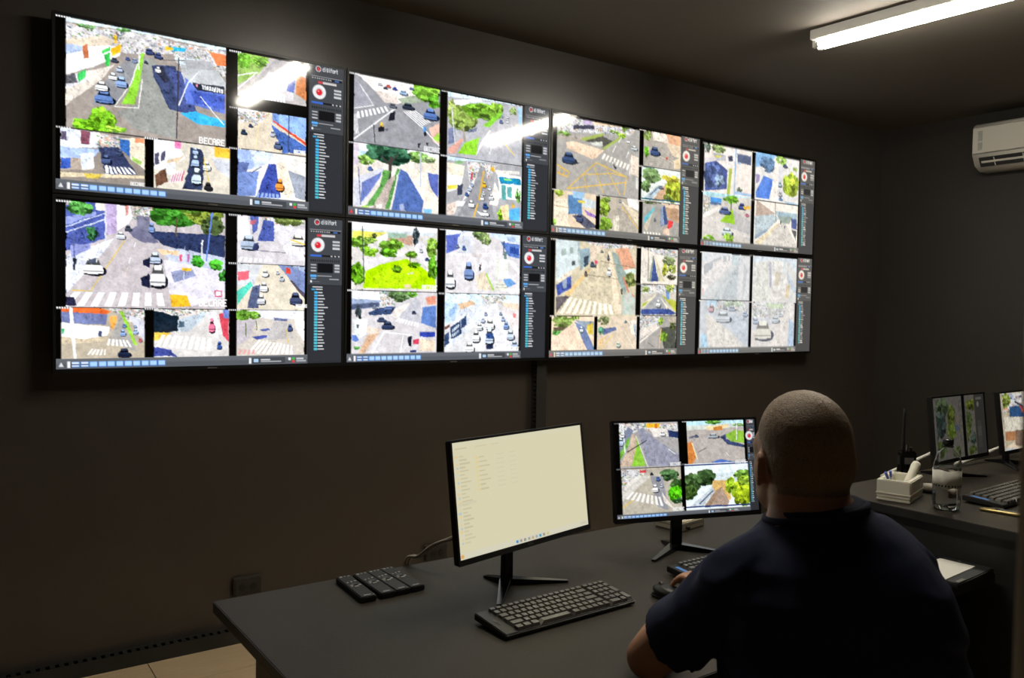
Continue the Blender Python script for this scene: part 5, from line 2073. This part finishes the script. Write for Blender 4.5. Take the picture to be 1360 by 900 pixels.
# ------------------------------------------------------------------ air conditioner on the right wall
t = tag(empty('air_conditioner', (RIGHT_X, -0.735, 2.60)), 'white split air conditioner high on the right wall', 'air conditioner')
Lac = 0.86
prof = [(0.0, 0.0), (-0.13, 0.0), (-0.19, 0.030), (-0.222, 0.085), (-0.235, 0.110), (-0.235, 0.300), (-0.215, 0.325), (0.0, 0.335)]
mb = MB()
mb.add([(x, -Lac, z) for x, z in prof] + [(x, 0.0, z) for x, z in prof], [tuple(range(8))[::-1], tuple(range(8, 16))] + [(i, (i + 1) % 8, (i + 1) % 8 + 8, i + 8) for i in range(8)])
mb.build('casing', M['ac'], t, 0.010, True, 3)
B('front_panel', M['ac'], t, -0.241, -0.235, -Lac + 0.006, -0.006, 0.112, 0.298, 0.004)
B('panel_seam', M['ac_sticker'], t, -0.2362, -0.2345, -Lac + 0.004, -0.004, 0.1075, 0.1115)
# outlet slot with louvre
mb = MB()
n0 = Vector((-0.19, 0, 0.030))
n1 = Vector((-0.222, 0, 0.085))
out = Vector((-0.86, 0, -0.5)).normalized()
def slot(a, b, y0, y1, o0, o1, m, name, bev=0.0):
    p, q = n0.lerp(n1, a), n0.lerp(n1, b)
    v = []
    for off in (o0, o1):
        for pt, yy in ((p, y0), (p, y1), (q, y1), (q, y0)):
            w_ = pt + out * off
            v.append((w_.x, yy, w_.z))
    return MB().add(v, [(0, 3, 2, 1), (4, 5, 6, 7), (0, 1, 5, 4), (1, 2, 6, 5), (2, 3, 7, 6), (3, 0, 4, 7)]).build(name, m, t, bev)
slot(-0.10, 1.02, -Lac + 0.05, -0.045, 0.0005, 0.003, M['ac_dark'], 'outlet')
slot(0.38, 0.62, -Lac + 0.06, -0.060, 0.006, 0.011, M['ac'], 'louvre', 0.002)
for k in range(4):
    slot(-0.05, 0.95, -0.15 - 0.19 * k, -0.145 - 0.19 * k, 0.003, 0.008, M['ac'], 'outlet_rib')
for k, (z0, z1) in enumerate(((0.135, 0.190), (0.200, 0.270))):
    B('sticker', M['ac_sticker'], t, -0.2418, -0.241, -0.075, -0.045, z0, z1)

# ------------------------------------------------------------------ the seated man
HD = math.radians(34)
PF = Vector((math.sin(HD), math.cos(HD), 0))
PL = Vector((-math.cos(HD), math.sin(HD), 0))
PU = Vector((0, 0, 1))
P0 = Vector((1.035, -2.715, 0))
def bp(f, l, z):
    return P0 + PF * f + PL * l + PU * z
AX = (PF, PL, PU)

def loft(mb, rings, seg=28):
    """rings: (f, l, z, half depth, half width, exponent)"""
    vs, fs = [], []
    for f, l, z, a, b, p in rings:
        for j in range(seg):
            t = 2 * math.pi * j / seg
            c, s = math.cos(t), math.sin(t)
            k = (abs(c) ** p + abs(s) ** p) ** (-1 / p)
            lo = b * s * k
            vs.append(bp(f + a * c * k, l + lo, z - lo * 0.11 * max(0.0, min(1.0, (z - 0.6) / 0.4))))
    for i in range(len(rings) - 1):
        for j in range(seg):
            q, r = i * seg + j, i * seg + (j + 1) % seg
            fs.append((q, r, r + seg, q + seg))
    fs.append(tuple(range(seg))[::-1])
    fs.append(tuple(range(len(vs) - seg, len(vs))))
    mb.add(vs, fs)

def fuse(mb, name, voxel, smooth, factor=0.5):
    """union of the collected volumes as one continuous smooth surface"""
    me = mb.mesh(name)
    o = bpy.data.objects.new(name, me)
    COL.objects.link(o)
    r = o.modifiers.new('r', 'REMESH')
    r.mode = 'VOXEL'
    r.voxel_size = voxel
    if smooth:
        s = o.modifiers.new('s', 'SMOOTH')
        s.factor = factor
        s.iterations = smooth
    bpy.context.view_layer.update()
    out = bpy.data.meshes.new_from_object(o.evaluated_get(bpy.context.evaluated_depsgraph_get()))
    bpy.data.objects.remove(o, do_unlink=True)
    out.name = name
    return out

TORSO = [(-0.115, -0.050, 0.455, 0.150, 0.200, 2.4), (-0.115, -0.050, 0.52, 0.170, 0.222, 2.4), (-0.105, -0.048, 0.62, 0.178, 0.222, 2.3), (-0.098, -0.046, 0.74, 0.172, 0.214, 2.3),
         (-0.096, -0.038, 0.86, 0.162, 0.210, 2.3), (-0.098, -0.028, 0.96, 0.150, 0.202, 2.2), (-0.094, -0.018, 1.04, 0.130, 0.186, 2.2), (-0.084, -0.010, 1.09, 0.112, 0.160, 2.1),
         (-0.072, -0.004, 1.125, 0.096, 0.126, 2.1), (-0.058, 0.002, 1.155, 0.082, 0.098, 2.0), (-0.046, 0.008, 1.18, 0.072, 0.080, 2.0)]
SHL, SHR = bp(-0.058, 0.150, 1.015), bp(-0.070, -0.152, 1.045)
EL = Vector((0.866, -2.455, 0.802))
WL = Vector((1.105, -2.310, 0.798))
ER = bp(0.200, -0.135, 0.850)
WR = Vector((1.335, -2.268, 0.812))

# head: turned a little further to his left than the shoulders
HH = math.radians(28)
HF, HL = Vector((math.sin(HH), math.cos(HH), 0)), Vector((-math.cos(HH), math.sin(HH), 0))
H0 = bp(-0.010, 0.016, 0)
HAX = (HF, HL, PU)
def hp_(f, l, z):
    return H0 + HF * f + HL * l + PU * z

def hand(mb, wrist, fwd, side, curl):
    """palm, four fingers and a thumb; side = direction of the thumb"""
    fwd = fwd.normalized()
    side = (side - fwd * side.dot(fwd)).normalized()
    up = PU
    palm = wrist + fwd * 0.055
    mb.ellipsoid(palm, (0.058, 0.043, 0.019), (fwd, side, fwd.cross(side)))
    mb.capsule([wrist - fwd * 0.02, wrist + fwd * 0.03], [0.028, 0.026])
    for k, (off, ln) in enumerate(((0.030, 0.072), (0.0105, 0.080), (-0.0095, 0.075), (-0.0285, 0.060))):
        a = wrist + fwd * (0.092 - abs(off) * 0.15) + side * off + up * 0.004
        b = a + fwd * ln * 0.46 + side * off * 0.12 + up * 0.006 * curl
        c = b + fwd * ln * 0.28 - up * 0.016 * curl
        d = c + fwd * ln * 0.18 - up * 0.018 * curl
        mb.capsule([a - fwd * 0.02, a, b, c, d], [0.0098, 0.0098, 0.0092, 0.0085, 0.0078], 10)
    a = wrist + fwd * 0.028 + side * 0.030
    b = a + fwd * 0.030 + side * 0.024 - up * 0.004
    c = b + fwd * 0.030 + side * 0.006 - up * 0.006
    mb.capsule([a - side * 0.012, a, b, c], [0.013, 0.012, 0.0105, 0.009], 10)

person = tag(empty('person', (P0.x, P0.y, 0)), 'seated man with cropped hair in a navy t-shirt, seen from behind', 'person')
def under_person(o):
    o.parent = person
    o.matrix_parent_inverse = Matrix.Translation(-Vector((P0.x, P0.y, 0)))
    return o

mb = MB()
loft(mb, TORSO)
# neck and head
mb.capsule([bp(-0.075, 0.0, 1.06), bp(-0.055, 0.006, 1.13), hp_(-0.028, 0, 1.20)], [0.084, 0.078, 0.074], 20)
mb.ellipsoid(hp_(-0.004, 0, 1.290), (0.104, 0.085, 0.101), HAX, 28, 18)
mb.ellipsoid(hp_(-0.030, 0, 1.255), (0.078, 0.084, 0.088), HAX, 24, 14)
mb.ellipsoid(hp_(-0.034, 0, 1.190), (0.066, 0.078, 0.062), HAX, 24, 14)
mb.ellipsoid(hp_(0.032, 0, 1.230), (0.076, 0.081, 0.085), HAX, 24, 14)
mb.ellipsoid(hp_(0.030, 0, 1.185), (0.070, 0.076, 0.052), HAX, 24, 14)
mb.ellipsoid(hp_(0.078, 0, 1.160), (0.030, 0.036, 0.024), HAX)
mb.ellipsoid(hp_(0.094, 0, 1.300), (0.014, 0.042, 0.016), HAX)
mb.ellipsoid(hp_(0.048, 0, 1.275), (0.062, 0.078, 0.062), HAX, 24, 14)
mb.capsule([hp_(0.102, 0, 1.285), hp_(0.120, 0, 1.245)], [0.010, 0.015], 10)
for s in (-1, 1):
    mb.ellipsoid(hp_(0.114, 0.013 * s, 1.238), (0.010, 0.009, 0.009), HAX, 10, 8)
    mb.ellipsoid(hp_(0.062, 0.042 * s, 1.235), (0.028, 0.030, 0.030), HAX, 14, 10)
mb.capsule([hp_(0.100, 0.024, 1.205), hp_(0.106, 0, 1.206), hp_(0.100, -0.024, 1.205)], [0.006, 0.008, 0.006], 8)
mb.capsule([hp_(0.098, 0.020, 1.195), hp_(0.103, 0, 1.194), hp_(0.098, -0.020, 1.195)], [0.006, 0.008, 0.006], 8)
for s in (-1, 1):
    pts = []
    for k in range(9):
        a = math.radians(-70 + 250 * k / 8)
        pts.append(hp_(-0.004 - 0.016 * math.cos(a), (0.0915 + 0.006 * math.cos(a)) * s, 1.240 + 0.029 * math.sin(a)))
    mb.capsule(pts, [0.0062] * 8 + [0.005], 8)
    mb.ellipsoid(hp_(-0.002, 0.085 * s, 1.240), (0.014, 0.008, 0.026), HAX, 12, 8)
    mb.ellipsoid(hp_(0.002, 0.087 * s, 1.212), (0.009, 0.007, 0.010), HAX, 10, 8)
# arms
mb.capsule([SHL, SHL.lerp(EL, .5), EL], [0.066, 0.058, 0.050], 18)
mb.capsule([EL, EL.lerp(WL, .35) + PU * 0.002, EL.lerp(WL, .75), WL], [0.049, 0.048, 0.036, 0.029], 18)
mb.capsule([SHR, SHR.lerp(ER, .5), ER], [0.070, 0.062, 0.050], 18)
mb.capsule([ER, ER.lerp(WR, .35), ER.lerp(WR, .75), WR], [0.049, 0.048, 0.034, 0.028], 18)
hand(mb, WL, Vector((1.26, -2.25, 0.790)) - WL, Vector((1, -1, 0)), 0.7)
hand(mb, WR, Vector((1.318, -2.09, 0.808)) - WR, Vector((-1, 0.0, 0)), 1.0)
# legs
for s in (-1, 1):
    mb.capsule([bp(-0.10, 0.10 * s, 0.535), bp(0.12, 0.115 * s, 0.545), bp(0.34, 0.125 * s, 0.515)], [0.090, 0.080, 0.060], 16)
    mb.capsule([bp(0.34, 0.125 * s, 0.515), bp(0.35, 0.125 * s, 0.33), bp(0.33, 0.125 * s, 0.11)], [0.058, 0.055, 0.038], 16)
    mb.capsule([bp(0.32, 0.125 * s, 0.055), bp(0.44, 0.130 * s, 0.040)], [0.038, 0.030], 12)
body_me = fuse(mb, 'body', 0.0058, 5)
under_person(link('body', body_me, None, M['skin'], True))

# eyes
for s in (-1, 1):
    under_person(MB().ellipsoid(hp_(0.090, 0.034 * s, 1.268), (0.013, 0.013, 0.011), HAX, 14, 10).build('eye', M['eye'], None, 0, True))

# cropped hair: a thin shell grown from the skull
src = body_me
nv = len(src.vertices)
hv, idx = [], {}
def hair_amount(p):
    q = Vector(p) - H0
    f, l, z = q.dot(HF), q.dot(HL), q.z
    if z < 1.13 or (f < 0.02 and f > -0.03 and abs(l) > 0.086) and z < 1.275:
        return 0.0
    # hairline: forehead, temple, above the ears, nape
    lim = 1.205
    if f > -0.045:
        lim = 1.205 + (f + 0.045) / 0.045 * 0.085
    if f > 0.0:
        lim = 1.290 + f / 0.070 * 0.045
    if f > 0.070:
        lim = 1.335 + (f - 0.070) * 1.5
    return max(0.0, min(1.0, (z - lim) / 0.055 + 0.10)) if z > lim - 0.004 else 0.0
am = [hair_amount(v.co) for v in src.vertices]
vs, fs = [], []
for p in src.polygons:
    if all(am[i] > 0 for i in p.vertices):
        f = []
        for i in p.vertices:
            if i not in idx:
                idx[i] = len(vs)
                v = src.vertices[i]
                vs.append(v.co + v.normal * (0.0006 + 0.0050 * am[i] * (0.85 + 0.3 * mnoise.noise(v.co * 260))))
            f.append(idx[i])
        fs.append(f)
hm = bpy.data.meshes.new('hair')
hm.from_pydata([tuple(v) for v in vs], [], fs)
hm.update()
under_person(link('hair', hm, None, M['hair'], True))

# t-shirt
mb = MB()
loft(mb, [(f, l, z, a + 0.016, b + 0.016, p) for f, l, z, a, b, p in TORSO[:8]] + [(-0.072, -0.008, 1.125, 0.110, 0.146, 2.1), (-0.060, -0.004, 1.152, 0.096, 0.106, 2.0), (-0.052, -0.002, 1.168, 0.088, 0.092, 2.0), (-0.050, 0.0, 1.184, 0.085, 0.089, 2.0)])
for S, E, sg in ((SHL, EL, 1), (SHR, ER, -1)):
    d = E - S
    mb.capsule([bp(-0.076, 0.082 * sg, 1.074 - 0.014 * sg), S + PU * 0.004], [0.086, 0.082], 18)
    mb.tube([S + PU * 0.004, S + d * 0.25, S + d * 0.48, S + d * 0.66, S + d * 0.72], [0.080, 0.076, 0.074, 0.075, 0.076], 24)
shirt_me = fuse(mb, 'shirt', 0.0075, 5)
snap = [(v.co.copy(), v.normal.copy()) for v in shirt_me.vertices]
for v, (co, no) in zip(shirt_me.vertices, snap):
    q = co - P0
    f, l, z = q.dot(PF), q.dot(PL), q.z
    k = 0.0030
    n1 = mnoise.noise(Vector((f * 7, l * 7, z * 16)))
    near = max(0.0, 1 - abs(abs(l) - 0.20) / 0.12)
    fold = math.sin((z * 0.8 + abs(l) * 0.9 - f * 0.5) * 95 + 3 * n1) * 0.0058 * near
    low = max(0.0, min(1.0, (0.85 - z) / 0.2))
    fold += math.sin(z * 70 + l * 12 + 4 * n1) * 0.004 * low
    v.co = co + no * (n1 * k * 1.6 + fold)
sh = under_person(link('shirt', shirt_me, None, M['shirt'], True))
mbc = MB()
ring = []
for j in range(41):
    a = 2 * math.pi * j / 40
    ring.append(bp(-0.052 + 0.088 * math.cos(a), 0.003 + 0.093 * math.sin(a), 1.163 - 0.010 * math.cos(a) - 0.018 * math.sin(a)))
mbc.tube(ring, 0.0075, 8, cap=False)
under_person(mbc.build('collar', M['shirt'], None, 0, True))

# trousers and shoes
mb = MB()
loft(mb, [(-0.115, 0, 0.455, 0.158, 0.218, 2.4), (-0.115, 0, 0.50, 0.180, 0.236, 2.4), (-0.110, 0, 0.56, 0.186, 0.240, 2.3)])
for s in (-1, 1):
    mb.capsule([bp(-0.10, 0.10 * s, 0.545), bp(0.12, 0.118 * s, 0.550), bp(0.34, 0.128 * s, 0.520)], [0.100, 0.094, 0.076], 18)
    mb.tube([bp(0.34, 0.128 * s, 0.53), bp(0.352, 0.128 * s, 0.33), bp(0.332, 0.128 * s, 0.085)], [0.076, 0.072, 0.062], 18)
under_person(link('trousers', fuse(mb, 'trousers', 0.009, 4), None, M['trousers'], True))
for s in (-1, 1):
    mb = MB()
    mb.capsule([bp(0.310, 0.128 * s, 0.062), bp(0.36, 0.130 * s, 0.058), bp(0.47, 0.138 * s, 0.046)], [0.045, 0.046, 0.040], 14)
    me = fuse(mb, 'shoe', 0.007, 3)
    for v in me.vertices:
        v.co.z = max(v.co.z, 0.004)
    under_person(link('shoe', me, None, M['shoe'], True))

# swivel stool under him
st = tag(empty('swivel_stool', (bp(-0.10, 0, 0).x, bp(-0.10, 0, 0).y, 0), -HD), 'black swivel stool under the seated man', 'stool')
MB().lathe([(0.10, 0.392), (0.185, 0.396), (0.205, 0.412), (0.207, 0.430), (0.195, 0.446), (0.10, 0.452)], 36).build('seat', M['fabric'], st, 0, True)
MB().lathe([(0.09, 0.375), (0.11, 0.380), (0.11, 0.392)], 24).build('seat_plate', M['black'], st)
MB().lathe([(0.028, 0.12), (0.028, 0.26), (0.017, 0.262), (0.017, 0.376)], 18).build('gas_column', M['chrome'], st)
for k in range(5):
    a = 2 * math.pi * k / 5 + 0.3
    d = Vector((math.cos(a), math.sin(a), 0))
    n = Vector((-d.y, d.x, 0))
    p0, p1 = d * 0.02, d * 0.27
    v = [p0 + n * 0.024 + PU * 0.075, p0 - n * 0.024 + PU * 0.075, p1 - n * 0.014 + PU * 0.066, p1 + n * 0.014 + PU * 0.066,
         p0 + n * 0.024 + PU * 0.125, p0 - n * 0.024 + PU * 0.125, p1 - n * 0.014 + PU * 0.086, p1 + n * 0.014 + PU * 0.086]
    leg = MB().add(v, [(0, 3, 2, 1), (4, 5, 6, 7), (0, 1, 5, 4), (1, 2, 6, 5), (2, 3, 7, 6), (3, 0, 4, 7)]).build('leg', M['black'], st, 0.003)
    MB().tube([d * 0.262 + n * 0.020 + PU * 0.027, d * 0.262 - n * 0.020 + PU * 0.027], 0.027, 16).build('caster', M['black_matte'], leg)
    MB().tube([d * 0.262 + PU * 0.05, d * 0.262 + PU * 0.072], 0.008, 10).build('caster_stem', M['chrome'], leg)
bpy.context.view_layer.update()
